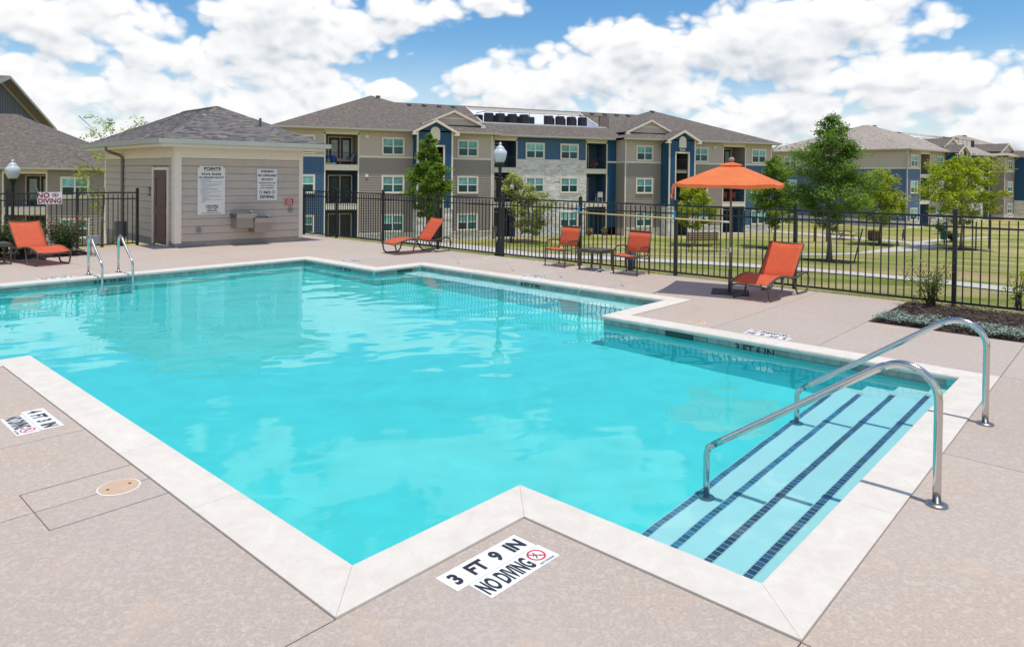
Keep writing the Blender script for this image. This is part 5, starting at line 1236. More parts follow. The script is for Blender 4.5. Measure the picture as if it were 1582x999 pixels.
for k in range(4): q.face((tp_, rw[k], rw[(k + 1) % 4])); q.face((rw[k], rw[(k + 1) % 4], r2[(k + 1) % 4], r2[k]))
q.build('vent_cap', 'canopy_orange', um)
for k in range(8):
    x, y = [(h_, -h_), (h_, 0), (h_, h_), (0, h_), (-h_, h_), (-h_, 0), (-h_, -h_), (0, -h_)][k]; r = 1.0
    q = MB(); q.tube([(x * .04, y * .04, 2.285), (x * .98, y * .98, canz(1) - .03 - (.02 if 0 in (x, y) else 0))], .009, 5); q.build('rib', 'umbrella_wood', um)
    q = MB(); q.tube([(x * .04, y * .04, 1.93), (x * .5, y * .5, canz(.5) - .035)], .007, 5); q.build('strut', 'umbrella_wood', um)
q = MB(); q.lathe([(.045, 1.90), (.045, 1.96)], seg=10); q.lathe([(.04, 2.26), (.04, 2.31)], seg=10); q.build('hub', 'umbrella_wood', um)
q = MB(); px_, py_ = -h_ * 1.0, -h_ * 1.0
q.tube([(px_, py_, canz(1) - .02), (px_ - .035, py_ - .03, canz(1) - .10), (px_ - .03, py_ - .035, canz(1) - .17), (px_ - .055, py_ - .03, canz(1) - .22), (px_ - .03, py_ - .06, canz(1) - .27)], [.03, .02, .016, .028, .012], 6); q.build('tie_strap', 'canopy_orange', um)
q = MB(); q.tube([(0, -.02, .78), (-.05, -.05, .80), (-.07, -.06, .74), (-.06, -.06, .66)], .008, 5); q.lathe([(.028, .74), (.03, .82)], seg=8); q.build('crank', 'steel', um)
ub = thing('umbrella_base', 'flat square dark umbrella base plate on the deck beside the right lounger', 'umbrella base', (3.98, 12.66, 0), math.radians(-18))
q = MB(); q.box(-.32, .32, -.32, .32, 0, .018); q.box(-.10, .10, -.10, .10, .018, .026); q.build('plate', 'base_rubber', ub); q = MB(); q.lathe([(.05, .026), (.04, .05), (.03, .06)], seg=10); q.build('socket', 'furniture_bronze', ub)
# handrails at the steps
def handrail(s0, t0, label, pts, zf):
    bx, by, _ = ST(s0, t0); t = thing('handrail', label, 'handrail', (bx, by, 0), A_S + math.pi, 'stainless handrails at the pool steps')
    P = [(0, 0, 0)]; raw = [(0, 0.012)] + pts
    # smooth the bends
    sm = []
    for i in range(len(raw) - 1):
        p0, p1, p2, p3 = [Vector(raw[max(0, min(len(raw) - 1, j))]) for j in (i - 1, i, i + 1, i + 2)]; L = (p2 - p1).length; n_ = max(1, int(L / .035)) if L < .3 else 2
        for k in range(n_):
            u = k / n_
            if L > .3: sm.append(p1.lerp(p2, u))
            else: sm.append(.5 * ((2 * p1) + (-p0 + p2) * u * min(1, L * 99) + (2 * p0 - 5 * p1 + 4 * p2 - p3) * u * u + (-p0 + 3 * p1 - 3 * p2 + p3) * u ** 3))
    sm.append(Vector(raw[-1]))
    q = MB(); q.tube([(p.x, 0, p.y) for p in sm], .0255, 16); q.build('rail', 'steel', t, True)
    for x, z in ((0, .0), (raw[-1][0], zf)): q = MB(); q.lathe([(.062, 0), (.066, .004), (.064, .012), (.03, .02)], (x, 0, z), 24); q.build('flange', 'brushed_steel', t, True)
arc = lambda cx_, cz, r, a0, a1, n_: [(cx_ - r * math.cos(math.radians(a0 + (a1 - a0) * i / n_)), cz + r * math.sin(math.radians(a0 + (a1 - a0) * i / n_))) for i in range(n_ + 1)]
railpts = [(0, .35), (0, .62)] + arc(.20, .665, .20, 0, 123, 10) + [(.45, .745), (1.42, .055), (1.51, -.01)] + [(1.565, -.055), (1.58, -.11), (1.58, -.2), (1.58, -.85)]
handrail(-.954, 5.122, 'stainless handrail at the pool steps, the one nearer the camera', railpts, -.86)
handrail(-.98, 7.12, 'stainless handrail at the pool steps, the one farther from the camera', [(a, b_ * .99) for a, b_ in railpts], -.86)
bx, by, _ = ST(-15.63, 4.94); ld = thing('pool_ladder', 'stainless pool ladder with two curved rails at the far left edge of the pool', 'ladder', (bx, by, 0), A_S)
for s_ in (-1, 1):
    y = s_ * .275; q = MB(); q.tube([(x, y, z) for x, z in [(0, 0), (0, .3), (0, .60), (.012, .68), (.05, .735), (.11, .755), (.17, .745), (.22, .71), (.27, .65), (.70, .33), (.76, .27), (.785, .19), (.79, .1), (.79, -.6), (.78, -1.05)]], .0235, 12); q.build('rail', 'steel', ld, True)
    q = MB(); q.lathe([(.055, 0), (.058, .012), (.03, .02)], (0, y, 0), 16); q.build('flange', 'brushed_steel', ld)
for z in (-.28, -.55, -.82): q = MB(); q.box(.74, .84, -.27, .27, z, z + .03); q.build('tread', 'steel', ld)
# ------------------------------------------------------------------ depth markings
def marker(label, s0, t0, ang, l1, l2, sc=1.0, flipx=False):
    """tile sign let into the deck: local x along the writing, y up the letters"""
    x, y, _ = ST(s0, t0); t = thing('depth_marker', label, 'depth marking', (x, y, .0), ang)
    W1, H1 = .60 * sc, .165 * sc
    q = MB(); q.box(-W1/2, W1/2, 0, H1, .0006, .003); q.build('upper_tile', 'tile_white', t)
    for xx in (-W1/2 + .16 * sc, W1/2 - .15 * sc): qq = MB(); qq.box(xx - .0008, xx + .0008, 0, H1, .003, .0034); qq.build('tile_joint', 'ink_grey', t)
    q = MB(); q.box(-W1/2 + .075 * sc, W1/2 + .012 * sc, -H1 * .98, -.003, .0006, .003); q.build('lower_tile', 'tile_white', t)
    q = MB(); fit_text(q, l1, -.262 * sc, .268 * sc, .030 * sc, .137 * sc, lambda a, b_: (a, b_, .0042), .045); q.build('lettering', 'ink', t)
    q = MB(); fit_text(q, l2, -.212 * sc, .150 * sc, -.142 * sc, -.022 * sc, lambda a, b_: (a, b_, .0042), .035); q.build('lettering', 'ink', t)
    q = MB(); c = (W1/2 - .078 * sc, -H1 * .42); r = .054 * sc
    for k in range(24):
        a1, a2 = k * math.pi / 12, (k + 1) * math.pi / 12
        q.poly([(c[0] + r * math.cos(a1), c[1] + r * math.sin(a1), .0042), (c[0] + r * math.cos(a2), c[1] + r * math.sin(a2), .0042), (c[0] + r * .8 * math.cos(a2), c[1] + r * .8 * math.sin(a2), .0042), (c[0] + r * .8 * math.cos(a1), c[1] + r * .8 * math.sin(a1), .0042)])
    q.poly([(c[0] - r * .62, c[1] + r * .5, .0045), (c[0] - r * .5, c[1] + r * .62, .0045), (c[0] + r * .62, c[1] - r * .5, .0045), (c[0] + r * .5, c[1] - r * .62, .0045)])
    q.build('prohibition_ring', 'red_print', t)
    q = MB(); k_ = r; P = lambda a: [(c[0] + u * k_, c[1] + v * k_, .0043) for u, v in a]
    q.poly(P([(-.05, .55), (.07, .5), (.02, .05), (-.1, .08)])); q.poly(P([(-.1, .1), (.02, .05), (.35, -.45), (.25, -.5)])); q.poly(P([(-.1, .1), (0, 0), (-.3, -.5), (-.4, -.42)])); q.poly(P([(-.05, .3), (-.45, .05), (-.4, -.02), (0, .2)])); q.build('diver_pictogram', 'ink', t)
    q = MB(); add_text(q, 'NO DIVING', .022 * sc, lambda a, b_: (W1/2 - .072 * sc + a, -H1 * .88 + b_, .0042), .01); q.build('lettering', 'ink', t)
marker('white depth marking tile reading 3 FT 9 IN and NO DIVING on the near deck', -2.50, 2.69, A_T, '3  FT  9  IN', 'NO DIVING')
marker('white depth marking tile reading 4 FT 3 IN and NO DIVING on the left deck', -6.79, 1.60, A_S, '4  FT  3  IN', 'NO DIVING')
marker('white 3 FT 6 IN depth marking tile on the deck beyond the skimmer', -3.67, 9.17, A_S + math.pi, '3  FT  6  IN', 'NO DIVING')
marker('white depth marking tile on the deck behind the row of water jets', -9.3, 11.0, A_S + math.pi, '4  FT  5  IN', 'NO DIVING')
marker('white depth marking tile on the deck in front of the middle lounger', -13.9, 9.72, A_S + math.pi, '5  FT  10  IN', 'NO DIVING')
marker('white depth marking tile on the deck left of the pool ladder', -15.62, 4.1, A_T + math.pi, '3  FT  10  IN', 'NO DIVING')
def wl_text(s_txt, s0, t0, face, sc=1.0):
    q = MB(); dr_ = (SX, SY) if face == 's' else (TX, TY); nn = (-TX, -TY) if face == 's' else (SX, SY); x, y, _ = ST(s0, t0)
    add_text(q, s_txt, .125 * sc, lambda a, b_: (x + dr_[0] * a + nn[0] * .011, y + dr_[1] * a + nn[1] * .011, -.108 + b_), .03, 1.05); q.build('waterline_lettering', 'ink', pool_o)
wl_text('3 FT 6 IN', -3.64, 8.632, 's'); wl_text('4 FT 5 IN', -9.0, 10.508, 's'); wl_text('5 FT 10 IN', -13.45, 9.196, 's'); wl_text('3 FT 10 IN', -15.098, 4.88, 't')
# cleanout lids
def cleanout(s_, t_, r, label):
    x, y, _ = ST(s_, t_); t = thing('cleanout_cover', label, 'drain cover', (x, y, 0), A_T)
    q = MB(); q.lathe([(r, .0005), (r, .004), (r * .95, .005)], seg=32); q.build('rim', 'ring_white', t)
    q = MB(); q.lathe([(r * .94, .004), (r * .92, .0065), (r * .1, .007)], seg=32); q.build('lid', 'cleanout', t)
    for s2 in (-1, 1): q = MB(); q.lathe([(.0125, .0066), (.011, .0082)], (s2 * r * .52, 0, 0), 4); q.build('lid_slot', 'ink', t)
cleanout(-4.955, 1.66, .128, 'round peach coloured drain cover on the near left deck'); cleanout(-4.74, 9.22, .12, 'round peach coloured drain cover on the deck beyond the skimmer opening')
# water jets
jl = ['leftmost', 'second from the left', 'third from the left', 'rightmost']
for i, (s_, t_) in enumerate(((-11.95, 11.35), (-10.2, 11.32), (-8.85, 11.3), (-7.35, 11.27))):
    x, y, _ = ST(s_, t_); jt = thing('water_jet', 'thin arching water jet from the deck into the pool, ' + jl[i] + ' of four', 'water jet', (x, y, 0), A_T + math.pi, 'arching water jets'); P = []
    for k in range(25): u = k / 24; P.append((u * 1.05, -.30 * u, .42 * 4 * u * (1 - u) * .95 - .11 * u))
    q = MB(); q.tube(P, [.0045 + .0015 * math.sin(k * 2.1) for k in range(25)], 6); q.build('stream', 'water_jet', jt, True)
    q = MB(); q.lathe([(.03, 0), (.03, .004)], seg=12); q.build('nozzle', 'brushed_steel', jt)
# ------------------------------------------------------------------ things on the left fence and the right fence
nd = thing('no_diving_sign', 'white NO DIVING sign with dark red letters hung on the left fence', 'sign', (*ST(-20.955, 5.36)[:2], 1.36), A_T)
q = MB(); q.box(-.275, .275, -.012, .0, -.155, .155); q.build('board', 'sign_bright', nd)
q = MB(); add_text(q, 'NO', .175, lambda a, b_: (-.145 + a, -.016, .07 + b_), .03, 1.0); add_text(q, 'DIVING', .165, lambda a, b_: (a, -.016, -.075 + b_), .03, .95); q.build('lettering', 'ink_red', nd)
q = MB()
for cx_ in (.09, .15):
    for k in range(16):
        a1, a2 = k * math.pi / 8, (k + 1) * math.pi / 8; r = .048; q.poly([(cx_ + r * math.cos(a1), -.017, .08 + r * math.sin(a1)), (cx_ + r * math.cos(a2), -.017, .08 + r * math.sin(a2)), (cx_ + r * .75 * math.cos(a2), -.017, .08 + r * .75 * math.sin(a2)), (cx_ + r * .75 * math.cos(a1), -.017, .08 + r * .75 * math.sin(a1))])
    q.poly([(cx_ - .035, -.018, .105), (cx_ - .028, -.018, .112), (cx_ + .035, -.018, .055), (cx_ + .028, -.018, .048)])
q.build('pictogram', 'ink_red', nd)
q = MB()
for x in (-.255, .265): q.tube([(x, -.01, .15), (x - .01, -.005, .19), (x - .03, .0, .25)], .004, 4)
q.build('hanging_tie', 'sign_bright', nd)
def FP(a, z, o=0.0): n_ = (FD.y, -FD.x); return (FA.x + FD.x * a + n_[0] * o, FA.y + FD.y * a + n_[1] * o, z)
rp = thing('rescue_pole', 'long yellow rescue pole with blue hook hung on the black fence', 'rescue pole', FP(12.5, 1.22, .05), FR)
q = MB(); q.tube([(-2.1, 0, .02), (2.02, 0, -.025)], .017, 8); q.build('pole', 'pole_yellow', rp, True)
q = MB(); q.tube([(-2.2, 0, .022), (-1.75, 0, .018)], .019, 8); q.build('pole_end', 'pole_white', rp, True)
q = MB(); q.tube([(1.9, 0, -.024), (2.06, 0, -.026)], .02, 8); q.build('pole_end', 'pole_white', rp, True)
q = MB(); q.tube([(-2.2 + .0, 0, .02), (-2.28, 0, .025), (-2.42, -.01, -.03), (-2.52, -.02, -.14), (-2.545, -.02, -.27), (-2.51, -.02, -.38), (-2.43, -.01, -.47), (-2.33, 0, -.53)], .009, 6); q.tube([(-2.33, 0, -.53), (-2.42, .02, -.42), (-2.46, .03, -.28), (-2.43, .03, -.14), (-2.36, .02, -.06)], .005, 5); q.build('hook', 'hook_blue', rp, True)
for a in (-1.57, .88):
    q = MB(); q.tube([(a, -.03, .02), (a, .01, .10), (a, .06, .12)], .010, 5); q.box(a - .014, a + .014, -.03, .02, -.02, .16); q.build('cord_tie', 'tie_blue', rp)
# ------------------------------------------------------------------ lamp posts
def lamp(loc, label, h=3.05, sc=1.0):
    t = thing('lamp_post', label, 'lamp post', loc, 0, 'black lamp posts with acorn globes'); t.scale = (sc, sc, sc); hg = h - .56
    q = MB(); q.lathe([(.13, 0), (.13, .06), (.10, .10), (.095, .30), (.075, .36), (.055, .42), (.042, .5), (.040, hg - .30), (.055, hg - .28), (.04, hg - .25), (.05, hg - .14), (.09, hg - .06), (.105, hg - .02), (.105, hg)], seg=14); q.build('post', 'lamp_iron', t, True)
    q = MB(); q.lathe([(.09, hg), (.125, hg + .04), (.165, hg + .14), (.185, hg + .24), (.175, hg + .31), (.13, hg + .36), (.11, hg + .375), (.115, hg + .39), (.09, hg + .43), (.05, hg + .46), (.03, hg + .475), (.042, hg + .50), (.036, hg + .53), (.008, hg + .56)], seg=20); gl = q.build('globe', 'globe', t, True)
    q = MB(); q.lathe([(.06, hg + .0), (.06, hg + .08), (.02, hg + .10)], seg=10); q.build('lamp_socket', 'brushed_steel', gl)
    return t
lamp((-.33, 18.95, -.10), 'black lamp post with acorn globe rising behind the fence beside the middle of the pool', 3.08)
lamp((0.0, 56.2, -3.31), 'distant black lamp post with acorn globe in front of the flowering magnolia', 4.84)
lamp((31.54, 57.1, -3.31), 'distant black lamp post with pale globe beside the yellow-green trees', 3.44)
lamp((-14.28, 20.0, -.6), 'black lamp post with acorn globe at the left edge behind the NO DIVING sign', 2.98)
# ------------------------------------------------------------------ trees
def tree(name, label, base, h, wd, z0, mats_, seed, nleaf, lsz, trunk_r, conical=.6, spread=.35, leantop=(0, 0), kind_='tree', cat='tree', nb=34, group=None, lifts=.35):
    R.seed(seed); t = thing(name, label, cat, base, 0, group)
    top = h; tk = MB(); lx, ly = leantop
    axisf = lambda f: Vector((lx * f * f, ly * f * f, top * f))
    P = [axisf(k / 8 * .94) + Vector((R.gauss(0, .012 * h * (k > 1)) * .5, R.gauss(0, .012 * h * (k > 1)) * .5, 0)) for k in range(9)]
    tk.tube(P, [trunk_r * (1.35 if k == 0 else 1 - .11 * k) for k in range(9)], 8)
    cr_ = MB(); tips = []
    for i in range(nb):
        f = z0 / h + (1 - z0 / h) * ((i + .5) / nb); f = min(f, .985); rel = (f - z0 / h) / (1 - z0 / h)
        # crown half width at this height
        prof = (min(rel / .22, 1) ** .6) * (1 - rel) ** conical if conical else math.sin(math.pi * min(max(rel, .06), .94)) ** .6
        rad = wd / 2 * max(prof, .08) * R.uniform(.62, 1.16); a = i * 2.399 + R.uniform(-.5, .5); s_ = axisf(f * .93)
        e_ = s_ + Vector((math.cos(a) * rad, math.sin(a) * rad, rad * R.uniform(lifts - .2, lifts + .25)))
        m_ = s_.lerp(e_, .5) + Vector((0, 0, rad * .08)); tk.tube([s_, m_, e_], [trunk_r * .32 * (1 - .7 * rel), trunk_r * .2 * (1 - .6 * rel), .004 + .002 * h], 5, cap=False)
        tips.append((s_, m_, e_, rad))
        for k in range(2):
            u = R.uniform(.4, .8); p_ = s_.lerp(e_, u); a2 = a + R.choice((-1, 1)) * R.uniform(.5, 1.1); e2 = p_ + Vector((math.cos(a2), math.sin(a2), R.uniform(0, .5))) * rad * .42; tk.tube([p_, e2], [trunk_r * .13, .003 + .001 * h], 4, cap=False); tips.append((p_, p_.lerp(e2, .5), e2, rad * .5))
    per = nleaf / len(tips); wsum = sum(x[3] for x in tips)
    for (s_, m_, e_, rad) in tips:
        nn = int(nleaf * (rad / wsum)); dark = R.uniform(-.18, .14)
        ncl = max(2, int(nn / 26))
        cl = [(s_.lerp(e_, R.uniform(.25, 1.08)) + Vector((R.gauss(0, 1), R.gauss(0, 1), R.gauss(0, .8))) * rad * .13, R.uniform(-.12, .12)) for _ in range(ncl)]
        for _ in range(nn):
            c, dk = R.choice(cl); c = c + Vector((R.gauss(0, 1), R.gauss(0, 1), R.gauss(0, .75))) * (spread * .16 * (rad + .25 * wd))
            if c.z < z0 * .7: continue
            u = Vector((R.gauss(0, 1), R.gauss(0, 1), R.gauss(0, .6))).normalized(); v = u.cross(Vector((R.gauss(0, .6), R.gauss(0, .6), 1))).normalized(); l = lsz * R.uniform(.6, 1.35)
            cr_.cs = min(1, max(0, .46 + dark + dk + R.gauss(0, .17))); 
            cr_.poly([c - u * l * .5, c + v * l * .28, c + u * l * .5, c - v * l * .28])
    tk.build('trunk', mats_[1], t, True); cr_.build('crown', mats_[0], t); return t
TG = 'young trees on the lawn beyond the fence'
def mulch_ring(x, y, r, z=None):
    q = MB(); ix = []
    for i in range(4):
        rr = r * (i + .001) / 3; row = []
        for k in range(20): a = 2 * math.pi * k / 20; xx, yy = x + rr * math.cos(a) * (1 + .08 * math.sin(3 * a)), y + rr * math.sin(a); row.append(q.P((xx, yy, tz(xx, yy) + .07 - .05 * (i / 3) ** 2)))
        ix.append(row)
    for a, b_ in zip(ix, ix[1:]):
        for k in range(20): q.face((a[k], a[(k + 1) % 20], b_[(k + 1) % 20], b_[k]))
    q.build('mulch_ring', 'mulch', kind='structure')
def T(x, y): return (x, y, tz(x, y))
tree('young_oak', 'dark green young tree in front of the left entry tower of the long building', (-4.0, 33.3, terr(-4, 33.3) - .3), 5.15 - terr(-4, 33.3) * 0 + .75, 2.75, 1.5, ('leaf_green', 'bark'), 31, 19000, .115, .07, .8, .42, group=TG, nb=48, lifts=.4)
tree('magnolia_tree', 'pale blotchy flowering magnolia behind the smaller lamp post', T(1.7, 56.9), 5.9, 4.3, .5, ('leaf_pale', 'bark'), 32, 7500, .22, .07, .45, .5, (-1.9, 0), group=TG, nb=38)
tree('young_maple', 'small light green tree just left of the umbrella pole', T(14.6, 55.6), 5.3, 3.7, 1.3, ('leaf_lime', 'bark'), 33, 7500, .19, .05, .5, .5, group=TG)
tree('young_cedar', 'medium green tree partly behind the umbrella canopy', T(20.3, 53.9), 7.6, 4.6, 1.6, ('leaf_green', 'bark'), 34, 15000, .18, .10, .6, .42, group=TG, nb=50)
tree('cedar_elm', 'tallest dark green tree, rising above the roofs right of the umbrella', T(12.75, 28.0), 6.25, 4.2, 1.3, ('leaf_deep', 'bark'), 35, 30000, .098, .095, .72, .42, group=TG, nb=64, lifts=.45)
tree('young_maple', 'yellow-green narrow tree right of the tallest tree', T(30.6, 58.1), 6.7, 5.0, 1.7, ('leaf_lime', 'bark_dark'), 36, 10500, .19, .08, .6, .4, group=TG, nb=40)
tree('young_maple', 'broad yellow-green tree at the right, in front of the farther building', T(35.4, 55.0), 7.4, 6.7, 2.0, ('leaf_lime', 'bark'), 37, 14500, .20, .10, .4, .34, group=TG, nb=40, lifts=.5)
tree('crape_myrtle', 'sparse light green tree behind the left side of the pool house', (-14.6, 24.9, -1.0), 4.95, 2.6, 1.2, ('leaf_lime', 'bark'), 38, 1500, .10, .05, .2, .5, (.5, 0), nb=16, lifts=.9)
for x, y, r in ((20.3, 53.9, 1.3), (12.75, 28.0, 1.0), (30.6, 58.1, 1.1), (35.4, 55.0, 1.2), (14.6, 55.6, .8)): mulch_ring(x, y, r)
SG = 'stakes beside the young trees'
for i, (x, y, h, lx, lab) in enumerate(((13.9, 28.3, 1.35, .32, 'leaning dark green tree stake right of the tallest tree'), (38.0, 55.6, 2.9, 0, 'upright dark tree stake right of the broad yellow-green tree'), (36.3, 54.6, 2.2, 0, 'upright tree stake just right of the trunk of the broad yellow-green tree'), (24.6, 60.4, 2.0, 0, 'thin stake on the lawn behind the tallest tree'))):
    t = thing('tree_stake', lab, 'stake', T(x, y), 0, SG); q = MB(); q.tube([(0, 0, 0), (lx, 0, h)], .028 if y < 40 else .05, 6); q.build('pole', 'stake_green', t); q = MB(); q.tube([(lx * .85, 0, h * .85), (lx * .85 - .25, 0, h * .85 + .02)], .012, 4); q.build('guy_strap', 'base_rubber', t)
def shrub(name, label, base, h, wd, mt, seed, nl, ls, stems, blooms, group=None, bark='bark_dark', bsz=.035):
    R.seed(seed); t = thing(name, label, 'rose bush' if 'rose' in name else 'shrub', base, 0, group); st = MB(); lf_ = MB(); bl = []
    for i in range(stems):
        a = R.uniform(0, 6.28); r = wd / 2 * R.uniform(.3, 1); e_ = Vector((math.cos(a) * r, math.sin(a) * r, h * R.uniform(.55, 1.0))); m_ = Vector((e_.x * .35, e_.y * .35, e_.z * .55)); P = [Vector((R.gauss(0, .03), R.gauss(0, .03), 0)), m_, e_]
        st.tube(P, [.008, .006, .003], 5)
        for k in range(int(nl / stems)):
            u = R.uniform(.25, 1.05); c = (P[0].lerp(m_, u * 2) if u < .5 else m_.lerp(e_, u * 2 - 1)) + Vector((R.gauss(0, 1), R.gauss(0, 1), R.gauss(0, 1))) * .055 * (1 + wd * .3)
            if c.z < .03: continue
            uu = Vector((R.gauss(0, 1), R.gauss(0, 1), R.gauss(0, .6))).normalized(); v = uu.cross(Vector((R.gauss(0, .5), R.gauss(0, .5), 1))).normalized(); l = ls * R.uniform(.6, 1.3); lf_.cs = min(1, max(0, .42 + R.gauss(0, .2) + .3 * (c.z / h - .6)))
            lf_.poly([c - uu * l * .5, c + v * l * .3, c + uu * l * .5, c - v * l * .3])
        bl.append(e_)
    st.build('stem', bark, t, True); lf_.build('foliage', mt, t)
    bm_ = MB()
    for rr in range(2): 
        bm_.cs = .3 + .5 * rr
        for k in range(5):
            a = k * 1.256 + rr * .6; u = Vector((math.cos(a), math.sin(a), .5 - .3 * rr)) * bsz * (1 - .3 * rr); v = Vector((-math.sin(a), math.cos(a), 0)) * bsz * .55; bm_.poly([(0, 0, -.005), tuple(u * .6 - v), tuple(u), tuple(u * .6 + v)])
    bm_.lathe([(.004, -bsz * .3), (bsz * .5, 0), (bsz * .3, bsz * .45), (.003, bsz * .6)], seg=7)
    BMm = bm_.mesh('bloom', 'bloom_red')
    for k in range(blooms):
        e_ = bl[k % len(bl)]; link('bloom', BMm, t, tuple(e_ + Vector((R.gauss(0, .06), R.gauss(0, .06), .02 + R.uniform(0, .05)))), R.uniform(0, 6))
    return t
shrub('rose_bush', 'red rose bush right of the left lounger, below the NO DIVING sign', (-10.95, 17.15, .03), .88, 1.25, 'leaf_rose', 41, 4200, .055, 46, 20, bsz=.05)
shrub('rose_bush', 'red rose bush behind the backrest of the left lounger', (-11.55, 16.5, .03), .82, 1.0, 'leaf_rose', 43, 3000, .055, 36, 9, bsz=.045)
shrub('rose_bush', 'dusky rose bush at the left edge of the photo by the side table', (-12.05, 16.35, .03), .82, 1.0, 'leaf_rose', 44, 3000, .055, 36, 10, bsz=.04)
shrub('rose_bush', 'sparse rose bush in the planter bed beside the right fence post', (6.86, 11.4, .04), .74, .85, 'leaf_shrub', 45, 1150, .042, 22, 4, bsz=.02)
shrub('rose_bush', 'sparse bright green rose bush at the right edge in the planter bed', (7.98, 10.98, .04), .68, .5, 'leaf_lime', 46, 260, .055, 9, 1, bsz=.018)
for i, (x, y, lab) in enumerate(((43.2, 70.2, 'dark green shrub below the first-floor windows of the farther building'), (38.9, 61.6, 'reddish brown low shrub behind the green waste station'),)):
    shrub('garden_shrub', lab, T(x, y), 1.3 if i == 0 else .9, 1.7, 'leaf_deep' if i == 0 else 'leaf_rose', 50 + i, 700, .22, 26, 0)
# ------------------------------------------------------------------ park furniture
def bench(loc, rz, label, w_=2.6):
    t = thing('park_bench', label, 'bench', loc, rz)
    for k in range(4): q = MB(); q.box(-w_/2, w_/2, .05, .10, .78 + k * .16, .90 + k * .16); q.build('back_slat', 'brown_wood', t)
    for k in range(4): q = MB(); q.box(-w_/2, w_/2, -.55 + k * .15, -.43 + k * .15, .52, .56); q.build('seat_slat', 'brown_wood', t)
    for x in (-w_/2 + .15, w_/2 - .15): q = MB(); q.tube([(x, -.5, 0), (x, -.5, .52), (x, .05, .50), (x, .12, 1.42)], .035, 6); q.tube([(x, .0, 0), (x, .0, .5)], .035, 6); q.build('bench_frame', 'brown_wood', t)
bench(T(14.1, 51.4), math.radians(15), 'brown slatted park bench on the lawn behind the right armchair')
pt = thing('picnic_table', 'brown picnic table on the concrete path behind the tallest tree', 'picnic table', T(29.6, 62.7), math.radians(25))
for k in range(5): q = MB(); q.box(-1.1, 1.1, -.42 + k * .17, -.27 + k * .17, .73, .77); q.build('table_slat', 'brown_wood', pt)
for s_ in (-1, 1):
    for k in range(2): q = MB(); y = s_ * .75 + k * .16 - .08; q.box(-1.1, 1.1, y - .07, y + .07, .42, .46); q.build('bench_slat', 'brown_wood', pt)
for x in (-.7, .7): q = MB(); q.tube([(x, -.8, 0), (x, -.3, .72), (x, .3, .72), (x, .8, 0)], .035, 6); q.tube([(x, -.85, .40), (x, .85, .40)], .03, 6); q.build('table_frame', 'brown_wood', pt)
tb = thing('litter_bin', 'brown slatted litter bin beside the concrete path', 'litter bin', T(32.0, 61.7), 0)
for k in range(14): a = 2 * math.pi * k / 14; q = MB(); x, y = .42 * math.cos(a), .42 * math.sin(a); q.box(x - .07, x + .07, y - .03, y + .03, .08, .86 + .05 * math.sin(a)); q.build('slat', 'brown_wood', tb)
q = MB(); q.lathe([(.36, .05), (.38, .8)], seg=14); q.build('liner', 'base_rubber', tb)
dw = thing('pet_waste_station', 'green pet waste station on a post left of the broad yellow-green tree', 'waste station', T(36.4, 58.75), 0)
q = MB(); q.box(-.04, .04, -.04, .04, 0, 1.9); q.build('post', 'station_green', dw); q = MB(); q.box(-.17, .17, -.12, .02, 1.35, 1.82); q.build('bag_dispenser', 'station_green', dw); q = MB(); q.lathe([(.24, .45), (.27, 1.1), (.28, 1.14), (.1, 1.2)], (-.18, -.2, 0), 14); q.build('bin', 'station_green', dw); q = MB(); q.box(-.16, .16, -.13, -.12, 1.55, 1.7); q.build('notice', 'sign_white', dw)
for i, (x, y) in enumerate(((26.2, 60.3), (27.4, 60.6))):
    g_ = thing('wooden_post', 'short brown wooden post on the lawn, ' + ('left' if i == 0 else 'right') + ' one of a pair behind the umbrella', 'post', T(x, y), 0); q = MB(); q.box(-.09, .09, -.09, .09, 0, 1.2); q.build('shaft', 'brown_wood', g_); q = MB(); q.box(-.11, .11, -.11, .11, 1.2, 1.25); q.build('cap', 'brown_wood', g_)
